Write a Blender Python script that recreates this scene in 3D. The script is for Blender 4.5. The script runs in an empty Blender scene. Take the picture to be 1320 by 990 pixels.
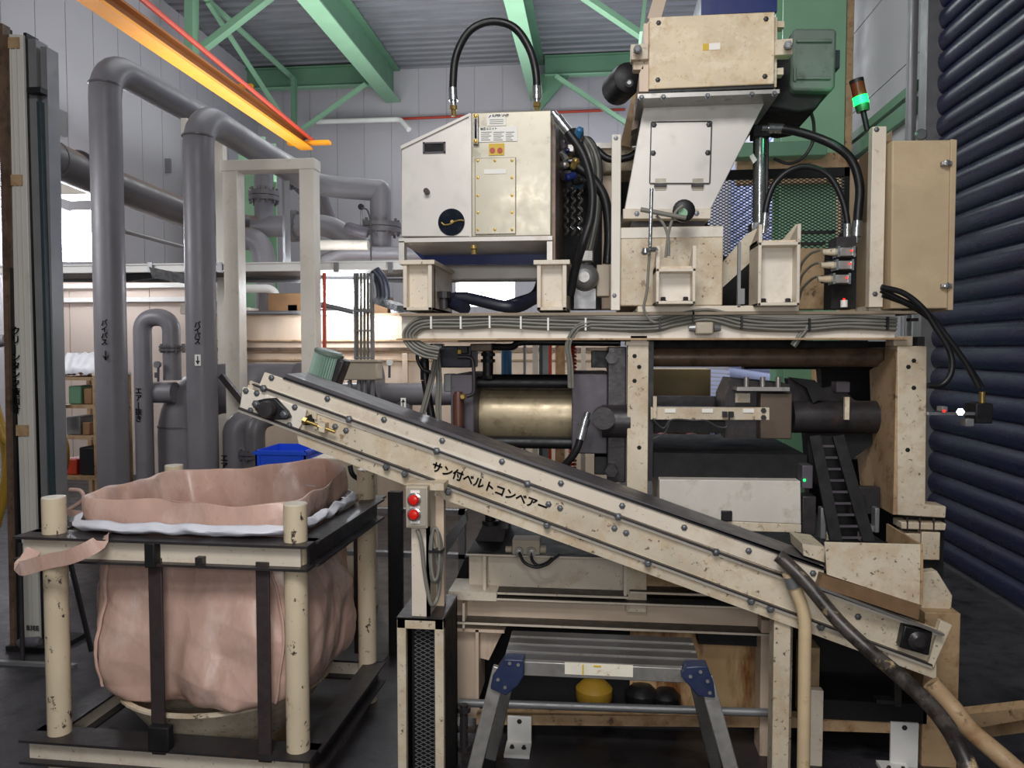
import bpy, bmesh, math, random
from mathutils import Vector, Matrix, noise
random.seed(7)
C = bpy.context.scene.collection
R = math.radians
# ------------------------------------------------------------------ camera
CAMZ = 1.8
cam = bpy.data.objects.new('camera', bpy.data.cameras.new('camera')); C.objects.link(cam)
cam.location = (0, 0, CAMZ)
cam.rotation_euler = (R(90 - 2.577), 0, R(6.27))
cam.data.sensor_width = 36; cam.data.lens = 36 * 1000 / 1320; cam.data.clip_start = .05; cam.data.clip_end = 100
bpy.context.scene.camera = cam
ROT = cam.rotation_euler.to_matrix()
def P(px, py, Y):
    'point of the place that stands on the plane Y and shows at photo pixel px, py'
    d = ROT @ Vector((px - 660, 495 - py, -1000))
    return Vector((0, 0, CAMZ)) + d * (Y / d.y)
ZP = [770]
def X(px, Y, py=450): return P(px, py, Y).x
def Z(py, Y, px=None): return P(ZP[0] if px is None else px, py, Y).z

# ------------------------------------------------------------------ mesh builder
def ortho(d):
    d = d.normalized(); a = Vector((0, 0, 1)) if abs(d.z) < .9 else Vector((1, 0, 0))
    u = d.cross(a).normalized(); return u, d.cross(u).normalized()
def smooth_pts(pts, n=6):
    pts = [Vector(p) for p in pts]
    if len(pts) < 3: return pts
    q = [pts[0] * 2 - pts[1]] + pts + [pts[-1] * 2 - pts[-2]]; out = []
    for i in range(1, len(q) - 2):
        for k in range(n):
            t = k / n; a, b, c, d = q[i - 1:i + 3]
            out.append(.5 * ((2 * b) + (c - a) * t + (2 * a - 5 * b + 4 * c - d) * t * t + (3 * b - a - 3 * c + d) * t ** 3))
    out.append(pts[-1]); return out
class G:
    def __init__(s): s.bm = bmesh.new()
    def box(s, x0, x1, y0, y1, z0, z1):
        x0, x1 = sorted((x0, x1)); y0, y1 = sorted((y0, y1)); z0, z1 = sorted((z0, z1))
        v = [s.bm.verts.new(p) for p in ((x0, y0, z0), (x1, y0, z0), (x1, y1, z0), (x0, y1, z0), (x0, y0, z1), (x1, y0, z1), (x1, y1, z1), (x0, y1, z1))]
        for f in ((0, 3, 2, 1), (4, 5, 6, 7), (0, 1, 5, 4), (1, 2, 6, 5), (2, 3, 7, 6), (3, 0, 4, 7)): s.bm.faces.new([v[i] for i in f])
        return s
    def pb(s, x0, y0, x1, y1, Y, d):
        'box whose front face on plane Y covers that rectangle of the photo; d = depth'
        cx, cy = (x0 + x1) / 2, (y0 + y1) / 2
        return s.box(P(x0, cy, Y).x, P(x1, cy, Y).x, Y, Y + d, P(cx, y0, Y).z, P(cx, y1, Y).z)
    def prism(s, pts, vec):
        pts = [Vector(p) for p in pts]; vec = Vector(vec)
        a = [s.bm.verts.new(p) for p in pts]; b = [s.bm.verts.new(p + vec) for p in pts]; n = len(pts)
        s.bm.faces.new(a); s.bm.faces.new(b[::-1])
        for i in range(n): s.bm.faces.new((a[i], b[i], b[(i + 1) % n], a[(i + 1) % n]))
        return s
    def pp(s, px, Y, d): return s.prism([P(x, y, Y) for x, y in px], (0, d, 0))
    def bar(s, a, b, w, h, up=None):
        a, b = Vector(a), Vector(b); d = (b - a).normalized()
        u, v = ortho(d) if up is None else (None, None)
        if up is not None: u = d.cross(Vector(up)).normalized(); v = u.cross(d).normalized()
        c = [a + u * w / 2 * i + v * h / 2 * j for i, j in ((-1, -1), (1, -1), (1, 1), (-1, 1))]
        return s.prism(c, b - a)
    def sweep(s, pts, r, n=12, cap=True):
        pts = [Vector(p) for p in pts]; rings = []; u = None
        for i, p in enumerate(pts):
            d = (pts[min(i + 1, len(pts) - 1)] - pts[max(i - 1, 0)])
            if d.length < 1e-9: continue
            d.normalize()
            if u is None: u, _ = ortho(d)
            u = (u - d * u.dot(d)).normalized(); v = d.cross(u)
            rr = r[i] if isinstance(r, (list, tuple)) else r
            rings.append([s.bm.verts.new(p + (u * math.cos(2 * math.pi * k / n) + v * math.sin(2 * math.pi * k / n)) * rr) for k in range(n)])
        for a, b in zip(rings, rings[1:]):
            for k in range(n): s.bm.faces.new((a[k], a[(k + 1) % n], b[(k + 1) % n], b[k]))
        if cap: s.bm.faces.new(rings[0][::-1]); s.bm.faces.new(rings[-1])
        return s
    def cyl(s, a, b, r, r2=None, n=20, cap=True):
        return s.sweep([a, b], [r, r if r2 is None else r2], n, cap)
    def tube(s, pts, r, n=12, k=6): return s.sweep(smooth_pts(pts, k), r, n)
    def bend(s, pts, r, br, n=20, k=8):
        'straight runs joined by round elbows of bend radius br'
        pts = [Vector(p) for p in pts]; out = [pts[0]]
        for i in range(1, len(pts) - 1):
            a, b, c = pts[i - 1:i + 2]; u = (a - b).normalized(); v = (c - b).normalized()
            L = min(br, (a - b).length * .49, (c - b).length * .49) if br else 0
            p0, p1 = b + u * L, b + v * L
            for j in range(k + 1):
                t = j / k; w = 1.0
                out.append(((1 - t) ** 2 * p0 + 2 * t * (1 - t) * .85 * b + t * t * p1) / ((1 - t) ** 2 + 2 * t * (1 - t) * .85 + t * t))
        out.append(pts[-1]); return s.sweep(out, r, n)
    def lathe(s, prof, o, ax=(0, 0, 1), n=24):
        o = Vector(o); ax = Vector(ax).normalized(); u, v = ortho(ax); rings = []
        for r, t in prof: rings.append([s.bm.verts.new(o + ax * t + (u * math.cos(2 * math.pi * k / n) + v * math.sin(2 * math.pi * k / n)) * max(r, 1e-4)) for k in range(n)])
        for a, b in zip(rings, rings[1:]):
            for k in range(n): s.bm.faces.new((a[k], a[(k + 1) % n], b[(k + 1) % n], b[k]))
        s.bm.faces.new(rings[0][::-1]); s.bm.faces.new(rings[-1]); return s
    def hexa(s, a, b, r): return s.cyl(a, b, r, n=6)
    def grid(s, f, nu, nv, closed_u=False):
        V = [[s.bm.verts.new(f(i / nu, j / nv)) for i in range(nu if closed_u else nu + 1)] for j in range(nv + 1)]
        m = nu if closed_u else nu + 1
        for j in range(nv):
            for i in range(nu):
                s.bm.faces.new((V[j][i], V[j][(i + 1) % m], V[j + 1][(i + 1) % m], V[j + 1][i]))
        return s
    def out(s, name, mat, parent=None, bevel=0, local=False, ang=.6, solid=0):
        bm = s.bm
        bmesh.ops.recalc_face_normals(bm, faces=bm.faces)
        for e in bm.edges:
            if len(e.link_faces) == 2 and e.calc_face_angle(0) > ang: e.smooth = False
        for f in bm.faces: f.smooth = True
        if parent is not None: org = Vector(parent['_o']) if '_o' in parent else Vector()
        elif local: org = Vector()
        else:
            xs = [v.co for v in bm.verts]
            org = Vector(((min(c.x for c in xs) + max(c.x for c in xs)) / 2, (min(c.y for c in xs) + max(c.y for c in xs)) / 2, min(c.z for c in xs)))
        if not local: bmesh.ops.translate(bm, verts=bm.verts, vec=-org)
        me = bpy.data.meshes.new(name); bm.to_mesh(me); bm.free()
        me.materials.append(mat)
        o = bpy.data.objects.new(name, me); C.objects.link(o)
        if parent is not None: o.parent = parent
        else: o.location = org
        o['_o'] = list(org)
        if bevel:
            b = o.modifiers.new('bevel', 'BEVEL'); b.width = bevel; b.segments = 2; b.limit_method = 'ANGLE'; b.angle_limit = .7
        if solid:
            b = o.modifiers.new('solid', 'SOLIDIFY'); b.thickness = solid
        return o
def tag(o, label=None, cat=None, group=None, kind=None):
    if label: o['label'] = label
    if cat: o['category'] = cat
    if group: o['group'] = group
    if kind: o['kind'] = kind
    return o
def thing(name, loc, label, cat, group=None, rz=0):
    o = bpy.data.objects.new(name, None); C.objects.link(o); o.location = loc; o.rotation_euler = (0, 0, rz)
    o.empty_display_size = .1; o['_o'] = list(loc) if not rz else [0, 0, 0]
    return tag(o, label, cat, group)
def S(o): o['kind'] = 'structure'; return o
def text(body, name, size, mat, parent, origin, xdir, ydir, bold=0, spacing=1, align='LEFT'):
    'raised lettering: origin = lower-left corner in world, xdir / ydir unit vectors of the writing'
    c = bpy.data.curves.new('t', 'FONT'); c.body = body; c.size = size; c.extrude = .0012; c.space_character = spacing; c.align_x = align
    o = bpy.data.objects.new('t', c); C.objects.link(o)
    bpy.context.view_layer.update()
    me = bpy.data.meshes.new_from_object(o); bpy.data.objects.remove(o); me.name = name
    if bold:
        bb = bmesh.new()
        for sx, sy in ((-1, 0), (1, 0), (0, -1), (0, 1), (0, 0)):
            m2 = me.copy(); m2.transform(Matrix.Translation((sx * bold * .7, sy * bold * .7, 0))); bb.from_mesh(m2); bpy.data.meshes.remove(m2)
        bb.to_mesh(me); bb.free()
    xd, yd = Vector(xdir).normalized(), Vector(ydir).normalized(); zd = xd.cross(yd)
    M = Matrix((xd, yd, zd)).transposed().to_4x4(); M.translation = Vector(origin) - Vector(parent['_o'])
    me.transform(M); me.materials.clear(); me.materials.append(mat)
    o = bpy.data.objects.new(name, me); C.objects.link(o); o.parent = parent; o['_o'] = parent['_o']; return o

# ------------------------------------------------------------------ materials
def hexc(h):
    h = h.lstrip('#'); v = [int(h[i:i + 2], 16) / 255 for i in (0, 2, 4)]
    return [c / 12.92 if c <= .04045 else ((c + .055) / 1.055) ** 2.4 for c in v] + [1]
def mat(name, col, rough=.5, metal=0, var=.2, scale=3, spots=(), bump=0, ridge=0, bscale=40, emit=0, stretch=(1, 1, 1), spec=.5):
    m = bpy.data.materials.new(name); m.use_nodes = True; nt = m.node_tree; N = nt.nodes; L = nt.links
    b = N['Principled BSDF']; col = hexc(col)
    b.inputs['Roughness'].default_value = rough; b.inputs['Metallic'].default_value = metal
    b.inputs['Specular IOR Level'].default_value = spec
    if emit:
        b.inputs['Emission Color'].default_value = col; b.inputs['Emission Strength'].default_value = emit
    geo = N.new('ShaderNodeNewGeometry'); mp = N.new('ShaderNodeMapping'); mp.inputs['Scale'].default_value = stretch
    L.new(geo.outputs['Position'], mp.inputs['Vector'])
    def nz(sc, det=4, rg=.6):
        n = N.new('ShaderNodeTexNoise'); n.inputs['Scale'].default_value = sc; n.inputs['Detail'].default_value = det; n.inputs['Roughness'].default_value = rg
        L.new(mp.outputs[0], n.inputs['Vector']); return n.outputs['Fac']
    def ramp(src, lo, hi, a=0, c=1):
        r = N.new('ShaderNodeMapRange'); r.inputs[1].default_value = lo; r.inputs[2].default_value = hi; r.inputs[3].default_value = a; r.inputs[4].default_value = c
        L.new(src, r.inputs[0]); return r.outputs[0]
    def mix(fac, a, c):
        x = N.new('ShaderNodeMix'); x.data_type = 'RGBA'
        L.new(fac, x.inputs[0])
        for k, v in ((6, a), (7, c)):
            if isinstance(v, (list, tuple)): x.inputs[k].default_value = v
            else: L.new(v, x.inputs[k])
        return x.outputs[2]
    cur = mix(ramp(nz(scale), .3, .7), [c * (1 - var) for c in col[:3]] + [1], [min(1, c * (1 + var * .6)) for c in col[:3]] + [1])
    for (sc, scl, lo, hi, amt) in spots:
        cur = mix(ramp(nz(scl, 6, .7), lo, hi, 0, amt), cur, hexc(sc))
    L.new(cur, b.inputs['Base Color'])
    rr = ramp(nz(scale * 4), .3, .7, max(.03, rough - .1), min(1, rough + .1)); L.new(rr, b.inputs['Roughness'])
    if bump:
        bp = N.new('ShaderNodeBump'); bp.inputs['Strength'].default_value = bump; bp.inputs['Distance'].default_value = .01
        L.new(nz(bscale, 5), bp.inputs['Height']); L.new(bp.outputs[0], b.inputs['Normal'])
        if ridge:
            wn = N.new('ShaderNodeTexNoise'); wn.inputs['Scale'].default_value = 3.5; wn.inputs['Detail'].default_value = 2; L.new(mp.outputs[0], wn.inputs['Vector'])
            wa = N.new('ShaderNodeVectorMath'); wa.operation = 'MULTIPLY_ADD'; L.new(wn.outputs['Color'], wa.inputs[0]); wa.inputs[1].default_value = (.22, .22, .22); L.new(mp.outputs[0], wa.inputs[2])
            r = N.new('ShaderNodeTexVoronoi'); r.feature = 'F1'; r.inputs['Scale'].default_value = ridge
            L.new(wa.outputs[0], r.inputs['Vector']); b2 = N.new('ShaderNodeBump'); b2.inputs['Strength'].default_value = .7; b2.inputs['Distance'].default_value = .02
            L.new(r.outputs['Distance'], b2.inputs['Height']); L.new(bp.outputs[0], b2.inputs['Normal']); L.new(b2.outputs[0], b.inputs['Normal'])
    return m
RUST = [('#a87c4c', 7, .56, .74, .55), ('#5a4430', 30, .6, .68, .75)]
cream = mat('cream paint', '#e3d7c5', .45, 0, .14, 2, [('#b08a5c', 5, .55, .75, .5), ('#4a3828', 42, .63, .69, .85), ('#8a6a48', 18, .62, .72, .5)])
cream2 = mat('worn cream paint', '#dacdb6', .5, 0, .2, 3, [('#a88256', 5, .5, .7, .55), ('#c8b090', 11, .5, .62, .6), ('#3a2a20', 36, .6, .66, .9), ('#7a5636', 15, .62, .7, .7)])
creamlt = mat('clean cream paint', '#e8e0d3', .4, 0, .1, 2, [('#b09a78', 6, .56, .76, .45), ('#5a4a3a', 40, .66, .71, .7)])
creamdk = mat('stained and shade-toned cream paint', '#b89a76', .55, 0, .25, 3, [('#7a5028', 7, .5, .68, .7), ('#2a1c14', 18, .58, .68, .8)])
mottle = mat('mottled cream cover', '#e2cfae', .45, 0, .15, 7, [('#c09c68', 13, .5, .66, .65), ('#f0e2c8', 10, .52, .62, .65), ('#a87c48', 34, .58, .68, .6)])
pinkst = mat('pinkish cream paint', '#dcc6b0', .5, 0, .12, 3, [('#9a6240', 5, .6, .74, .7)], stretch=(1, 1, .25))
rustyp = mat('rust streaked cream panel', '#dcb888', .55, 0, .2, 3, [('#8a4c18', 4, .48, .62, .9), ('#3a2210', 6, .6, .7, .6)], stretch=(1.6, 1, .3))
steel = mat('dark greasy steel', '#3c383a', .4, .3, .3, 6, [('#5a4030', 10, .58, .7, .5)], bump=.1)
steel2 = mat('dark violet grey painted steel', '#57525a', .5, .1, .18, 4, [('#2a2624', 12, .6, .7, .6)])
brownst = mat('brown oily steel', '#6e5848', .4, .15, .3, 6, [('#2a2018', 8, .5, .65, .6)])
black = mat('black rubber', '#1b1b1e', .42, 0, .3, 8)
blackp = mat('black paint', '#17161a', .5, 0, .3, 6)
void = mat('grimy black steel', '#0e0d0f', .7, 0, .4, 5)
grime = mat('grimy beam top', '#3c362f', .5, 0, .3, 6, [('#7a6040', 14, .6, .7, .6)])
brass = mat('brushed bronze cylinder', '#ab9c80', .36, .35, .22, 5, [('#6a5430', 14, .55, .7, .5), ('#e8dcc0', 20, .6, .7, .3)], stretch=(1, .4, 1))
stain = mat('stainless sheet', '#b0aa9a', .33, .4, .08, 3, [('#bda680', 2.2, .55, .8, .35)])
stainlt = mat('dull light steel sheet', '#cfcac4', .45, .35, .08, 3, [('#b8a088', 6, .6, .75, .3)])
alu = mat('worn aluminium', '#a9a6a2', .4, .7, .15, 8, [('#6a5c48', 16, .55, .7, .5)])
chrome = mat('bright zinc fitting', '#cfd2d4', .22, .9, .1, 8)
zinc = mat('zinc grey bolt', '#77797c', .4, .6, .2, 8)
goldf = mat('yellow zinc fitting', '#b49a5c', .35, .7, .2, 8)
pvc = mat('grey plastic pipe', '#7e7b80', .42, 0, .06, 2, [('#5c585c', 3, .55, .75, .3)])
pvcdk = mat('dark grey plastic pipe', '#635f62', .38, 0, .08, 2)
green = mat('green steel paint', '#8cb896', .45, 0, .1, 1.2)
greendk = mat('dark and shade-toned green paint', '#648c70', .5, 0, .1, 1.2)  # on rafter webs this darker green paints in the shade
motorg = mat('grey green motor paint', '#6b7a70', .45, 0, .15, 5, [('#24302c', 9, .55, .7, .6)])
motorf = mat('green finned motor paint', '#98b3a6', .4, .1, .15, 5)
orange = mat('orange crane paint', '#e8951e', .45, 0, .08, 2)
orangedk = mat('brown orange crane web', '#8a5526', .6, 0, .15, 2)  # darker brown orange for the crane web and top flange
red = mat('red paint', '#b43a24', .45, 0, .1, 3)
redled = mat('red lamp', '#ff1a10', .4, emit=3)
greenled = mat('glowing green lamp', '#10ff50', .4, emit=5)
greenlens = mat('dark green lamp lens', '#1f5a34', .3)
ambers = mat('dark amber lens', '#6a2a1a', .3)
wallm = mat('light grey wall panel', '#b9b6bb', .7, 0, .05, .6)
wallg = mat('white grey wall panel', '#bcbabf', .6, 0, .05, .6)
wallc = mat('pale pinkish wall panel', '#d9c8bc', .7, 0, .05, .6)
roofm = mat('dark corrugated roof deck', '#85868b', .5, .3, .2, 1.5, stretch=(.5, 3, 1))
floorm = mat('wet dark workshop floor', '#3a383c', .42, 0, .35, 2.2, [('#141316', 3, .5, .62, .8), ('#77746f', 20, .66, .72, .5)], bump=.3, bscale=14)
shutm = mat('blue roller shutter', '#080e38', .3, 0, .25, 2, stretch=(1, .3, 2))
shutlt = mat('blue slats with painted light', '#b4bee6', .4, 0, .1, 2)  # paler blue puts the light on the far slats into the colour
white = mat('white paint', '#e8e6e2', .5, 0, .06, 3)
whitesh = mat('white printed label', '#f4f2ea', .5, 0, .03, 3)
yellow = mat('yellow label', '#d8b430', .5, 0, .05, 3)
inkm = mat('black ink', '#1c1c20', .6, 0, .05, 3)
inkb = mat('faded dark ink', '#4a4844', .6, 0, .05, 3)
pinkbag = mat('pink woven bag', '#cfab9c', .33, 0, .12, 5, [('#e2ccc2', 6, .5, .7, .6), ('#a88474', 9, .6, .75, .5)], bump=.12, bscale=60, ridge=7, stretch=(1, 1, .5))
whitebag = mat('white bag hem', '#dfe0ea', .5, 0, .05, 6)
strapd = mat('dark brown rubber strap', '#3a2f2f', .6, 0, .2, 8)
bluep = mat('bright blue plastic', '#2456e0', .4, 0, .06, 3)
blued = mat('dark blue painted cover', '#1c2f72', .4, 0, .1, 3)
bluebr = mat('dark blue plastic joint', '#243050', .45, 0, .2, 9)
cable = mat('grey vinyl cable', '#7f7d74', .5, 0, .15, 9)
cabledk = mat('dark grey cable', '#3a3a3a', .5, 0, .15, 9)
teal = mat('teal strip', '#2b3b40', .45, 0, .15, 5)
greymt = mat('grey galvanised steel', '#8a8a8c', .4, .4, .12, 4)
postw = mat('off white gauge column paint', '#c9c6be', .5, 0, .12, 2, [('#8a7a6a', 5, .6, .75, .5)], stretch=(1, 1, .4))
boxgry = mat('beige grey box paint', '#bdb09c', .5, 0, .1, 4)
tanbox = mat('tan control box paint', '#c0aa8a', .5, 0, .12, 2.5, [('#e0c8a0', 3, .52, .7, .5), ('#9a7a50', 6, .55, .75, .4)])
lampm = mat('white hot lamp tube', '#f2f6ff', .4, emit=14)
yhose = mat('yellow hose', '#a8842c', .45, 0, .15, 4)
blueh = mat('dark navy hose', '#1e2233', .4, 0, .2, 6)
bluetape = mat('blue valve', '#3a7cae', .45, 0, .15, 6)
glassm = mat('smoky round glass', '#141a26', .12, 0, .2, 4)
brownp = mat('brown cardboard', '#8a6848', .7, 0, .2, 6)
hose_w = mat('grimy corrugated hose', '#4a4440', .35, 0, .3, 6, [('#d8bc90', 11, .58, .66, .8), ('#181414', 9, .5, .6, .8)])
curtain = mat('clear grey plastic wrap', '#ececf2', .35, 0, .15, 12)

# ------------------------------------------------------------------ small makers
def bolts(parent, pts, r=.008, h=.006, m=None, name='bolt', ax=(0, -1, 0)):
    for p in pts:
        p = Vector(p); a = Vector(ax)
        G().lathe([(r * 1.5, 0), (r * 1.5, h * .25), (r, h * .25), (r, h), (r * .7, h * 1.15)], p, a, 6).out(name, m or zinc, parent)
def flange(g, c, ax, r, t=.03, nb=8, br=.012):
    c = Vector(c); ax = Vector(ax).normalized(); u, v = ortho(ax)
    g.cyl(c - ax * t, c - ax * .004, r, n=28); g.cyl(c + ax * .004, c + ax * t, r, n=28)
    for k in range(nb):
        q = c + (u * math.cos(2 * math.pi * k / nb) + v * math.sin(2 * math.pi * k / nb)) * r * .86
        g.hexa(q - ax * t * 1.7, q + ax * t * 1.7, br)
    return g
def hbeam_x(g, x0, x1, Y, z0, z1, w, tf, tw):
    'H section running along X: web in the middle of the flange width w'
    g.box(x0, x1, Y, Y + w, z0, z0 + tf); g.box(x0, x1, Y, Y + w, z1 - tf, z1); g.box(x0, x1, Y + w / 2 - tw / 2, Y + w / 2 + tw / 2, z0, z1); return g
def hose(name, label, pts, r, m=None, group=None, cat='hose', fit=None, fl=.07, n=14):
    'hose with a metal fitting at each chosen end'
    o = G().tube(pts, r, n).out(name, m or black); tag(o, label, cat, group)
    if fit:
        sp = smooth_pts(pts)
        for e in fit:
            p, q = (sp[0], sp[1]) if e == 0 else (sp[-1], sp[-2]); d = (q - p).normalized()
            G().lathe([(r * .8, -.03), (r * .8, 0), (r * 1.25, 0), (r * 1.25, fl * .3), (r * 1.15, fl * .3), (r * 1.2, fl), (r, fl)], p, d, 12).out('hose_fitting', chrome, o)
    return o
# ================================================================== THE HALL
XL, XR, YB, ZR = -7.65, 2.9, 17.0, 7.95
S(G().box(XL - .3, XR + .3, -3, YB + .3, -.2, 0).out('floor', floorm))
def panel_wall(name, a, b, z0, z1, pw, m, t=.12):
    a, b = Vector(a), Vector(b); d = (b - a); L = d.length; d.normalize(); g = G(); n = int(L / pw) + 1
    for i in range(n):
        p = a + d * (i * pw + .008); q = a + d * min(L, (i + 1) * pw - .008)
        if (q - p).dot(d) > .02:
            nn = Vector((-d.y, d.x, 0)) * t
            g.prism([p + Vector((0, 0, z0)), q + Vector((0, 0, z0)), q + Vector((0, 0, z1)), p + Vector((0, 0, z1))], nn)
    nn = Vector((-d.y, d.x, 0)) * (t - .02)
    g.prism([a + Vector((0, 0, z0)) + nn * .15, b + Vector((0, 0, z0)) + nn * .15, b + Vector((0, 0, z1)) + nn * .15, a + Vector((0, 0, z1)) + nn * .15], nn)
    return S(g.out(name, m))
panel_wall('wall_left', (XL, -3, 0), (XL, YB, 0), 0, ZR, .62, wallm)
panel_wall('wall_back', (XL, YB, 0), (XR, YB, 0), 0, ZR, .62, wallm)
g = G()
for i in range(9): g.box(XR, XR + .12, 7.35, YB, i * .9 + .006, min(ZR, (i + 1) * .9 - .006))
S(g.box(XR + .02, XR + .1, 7.35, YB, 0, ZR).out('wall_right', wallg))
S(G().box(XR, XR + .15, -3, 7.35, 5.6, ZR).out('wall_right_header', wallg)).name = 'wall_right.001'
# corrugated roof deck, ribs run across the hall
g = G(); prof = []; y = -3
while y < YB:
    prof += [(y, ZR), (y + .15, ZR), (y + .18, ZR + .1), (y + .24, ZR + .1), (y + .27, ZR)]; y += .27
V = [[g.bm.verts.new((x, yy, zz)) for yy, zz in prof] for x in (XL - .2, XR + .2)]
for i in range(len(prof) - 1): g.bm.faces.new((V[0][i], V[1][i], V[1][i + 1], V[0][i + 1]))
S(g.out('ceiling', roofm, ang=.3))
# roller shutters on the right wall
def shutter(name, y0, y1, z1, pitch, m, x=XR):
    g = G(); prof = []; z = 0.02; h = pitch
    while z < z1:
        for t in (0, .12, .3, .5, .7, .88): prof.append((x - .03 * math.sin(math.pi * t) ** .8, z + h * t * .92))
        prof.append((x + .012, z + h * .94)); prof.append((x + .012, z + h * .99)); z += h
    g.grid(lambda u, v: Vector((prof[round(v * (len(prof) - 1))][0], y0 + (y1 - y0) * u, prof[round(v * (len(prof) - 1))][1])), 1, len(prof) - 1)
    return S(g.out(name, m, ang=.9))
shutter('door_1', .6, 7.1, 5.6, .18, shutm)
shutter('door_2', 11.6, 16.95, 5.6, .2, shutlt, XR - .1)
S(G().box(XR - .12, XR + .02, 7.08, 7.24, 0, 5.7).box(XR - .02, XR + .02, 7.24, 7.35, 0, 5.7).out('trim_1', greymt, bevel=.006))
S(G().box(XR - .12, XR + .02, .45, .62, 0, 5.7).out('trim_2', greymt, bevel=.006))
o = G().cyl((XR - .1, 7.45, 1.2), (XR - .1, 7.45, ZR), .045).out('conduit_pipe', greymt); tag(o, 'grey vertical conduit pipe beside the blue roller shutter', 'pipe')
# green girts along the right wall
for k, (z, h) in enumerate(((4.15, .09), (3.94, .15))):
    o = G().box(XR - .05 - .02 * k, XR - .005, 7.5, 9.9, z, z + h).out('wall_rail', greendk, bevel=.005)
    tag(o, ['upper narrow green rail along the right grey wall above the tan control box', 'lower wide dark green rail along the right grey wall above the tan control box'][k], 'rail')
# ---- green steelwork
def girder_y(name, label, x, y0, y1, z0, z1, w, cat='roof beam', grp=None):
    t = thing(name, (x, (y0 + y1) / 2, z0), label, cat, grp)
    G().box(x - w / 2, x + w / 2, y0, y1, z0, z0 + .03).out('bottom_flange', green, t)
    G().box(x - .02, x + .02, y0, y1, z0 + .03, z1 - .03).out('web', greendk, t)  # shade put into the web colour, the bottom flange stays lighter as if lit
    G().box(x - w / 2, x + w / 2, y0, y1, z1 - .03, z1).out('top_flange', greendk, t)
    return t
girder_y('roof_rafter', 'green roof rafter running into the left part of the back wall', -4.5, 3, 16.95, 7.22, 7.93, .34)
girder_y('roof_rafter', 'green roof rafter passing above the black hose arch', -1.31, 3, 16.95, 7.15, 7.93, .3)
def beam_x(label, px0, px1, z0, z1, Y, name='back_beam'):
    a, b = X(px0, Y), X(px1, Y); t = thing(name, ((a + b) / 2, Y, z0), label, 'beam')
    G().box(a, b, Y - .16, Y + .02, z0, z0 + .03).out('bottom_flange', green, t)
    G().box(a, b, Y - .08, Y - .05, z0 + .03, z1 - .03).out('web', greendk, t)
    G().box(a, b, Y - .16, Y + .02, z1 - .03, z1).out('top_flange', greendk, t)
beam_x('green beam under the roof at the left, joining the braces', 300, 488, 7.45, 7.9, 16.6)
beam_x('green beam under the roof between the hose arch and the hopper', 702, 845, 7.5, 7.92, 16.6)
g = G().prism([P(686, 95, 16.5), P(735, 96, 16.5), P(690, 150, 16.5)], (0, .1, 0)); tag(g.out('gusset_plate', greendk), 'green triangular gusset plate below the middle roof rafter', 'plate')
def brace(label, p, q, w, m=green, Y=15, Y2=None):
    a, b = P(*p, Y), P(*q, Y2 or Y)
    tag(G().bar(a, b, w, w * .7).out('steel_brace', m, bevel=.004), label, 'brace')
brace('thick green diagonal brace crossing near the top left', (262, 62), (352, -8), .16, Y=13.1)
brace('thin green brace sloping down from the top left to the beam joint', (262, -5), (380, 103), .09, Y=12.9, Y2=16.4)
brace('long thin green brace reaching down to the orange crane girder end', (268, 3), (378, 172), .08, Y=13, Y2=16)
brace('green diagonal brace rising right from the crane girder end to the beam', (388, 168), (472, 108), .1, Y=16)
brace('green diagonal brace falling right behind the hose arch', (716, 98), (812, 162), .12, Y=16.3)
brace('green diagonal brace at the top behind the hopper motor corner', (752, -5), (836, 52), .14, Y=12.8, Y2=13.2)
brace('thin green upright behind the shredder box', (832, -6), (816, 150), .09, Y=12.9)
brace('short green upright standing on the orange girder end', (379, 100), (379, 172), .13, m=greendk, Y=16)
brace('wide green column top at the upper left corner of the roof', (247, -4), (247, 78), .22, m=green, Y=12.95)
# green columns
def column(label, px0, px1, Y, z1, d=.35, z0=0, m=green):
    a, b = X(px0, Y), X(px1, Y); t = thing('steel_column', ((a + b) / 2, Y, z0), label, 'column')
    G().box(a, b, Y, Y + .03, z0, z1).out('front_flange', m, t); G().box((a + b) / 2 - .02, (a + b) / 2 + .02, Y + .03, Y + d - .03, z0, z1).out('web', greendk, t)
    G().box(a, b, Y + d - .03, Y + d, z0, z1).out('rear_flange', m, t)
column('wide pale green steel column behind the hopper motor', 1003, 1083, 9.0, ZR, .4)
column('green steel column behind the cream pipe gantry', 311, 345, 13.5, 5.6, .5)
tag(G().box(X(1084, 9), X(1093, 9), 9.0, 9.1, 0, ZR).out('corner_trim', creamdk), 'narrow tan vertical corner strip beside the wide green column', 'trim')
ZP[0] = 995
o = G().box(X(930, 8.6), X(1060, 8.6), 8.55, 8.75, Z(203, 8.6), Z(184, 8.6)).out('cross_rail', greendk, bevel=.01); tag(o, 'dark green cross rail in front of the wide green column', 'rail')
o = G().pb(950, 198, 1092, 236, 8.8, .1).out('cream_board', creamdk); tag(o, 'cream board below the dark green cross rail', 'board')
o = G().pp([(1083, 420), (1083, 228), (1150, 168), (1150, 420)], 6.6, .1).out('tan_guard_sheet', tanbox); tag(o, 'tan sloped guard sheet behind the thin cream post at the right', 'guard')
ZP[0] = 770
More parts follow.
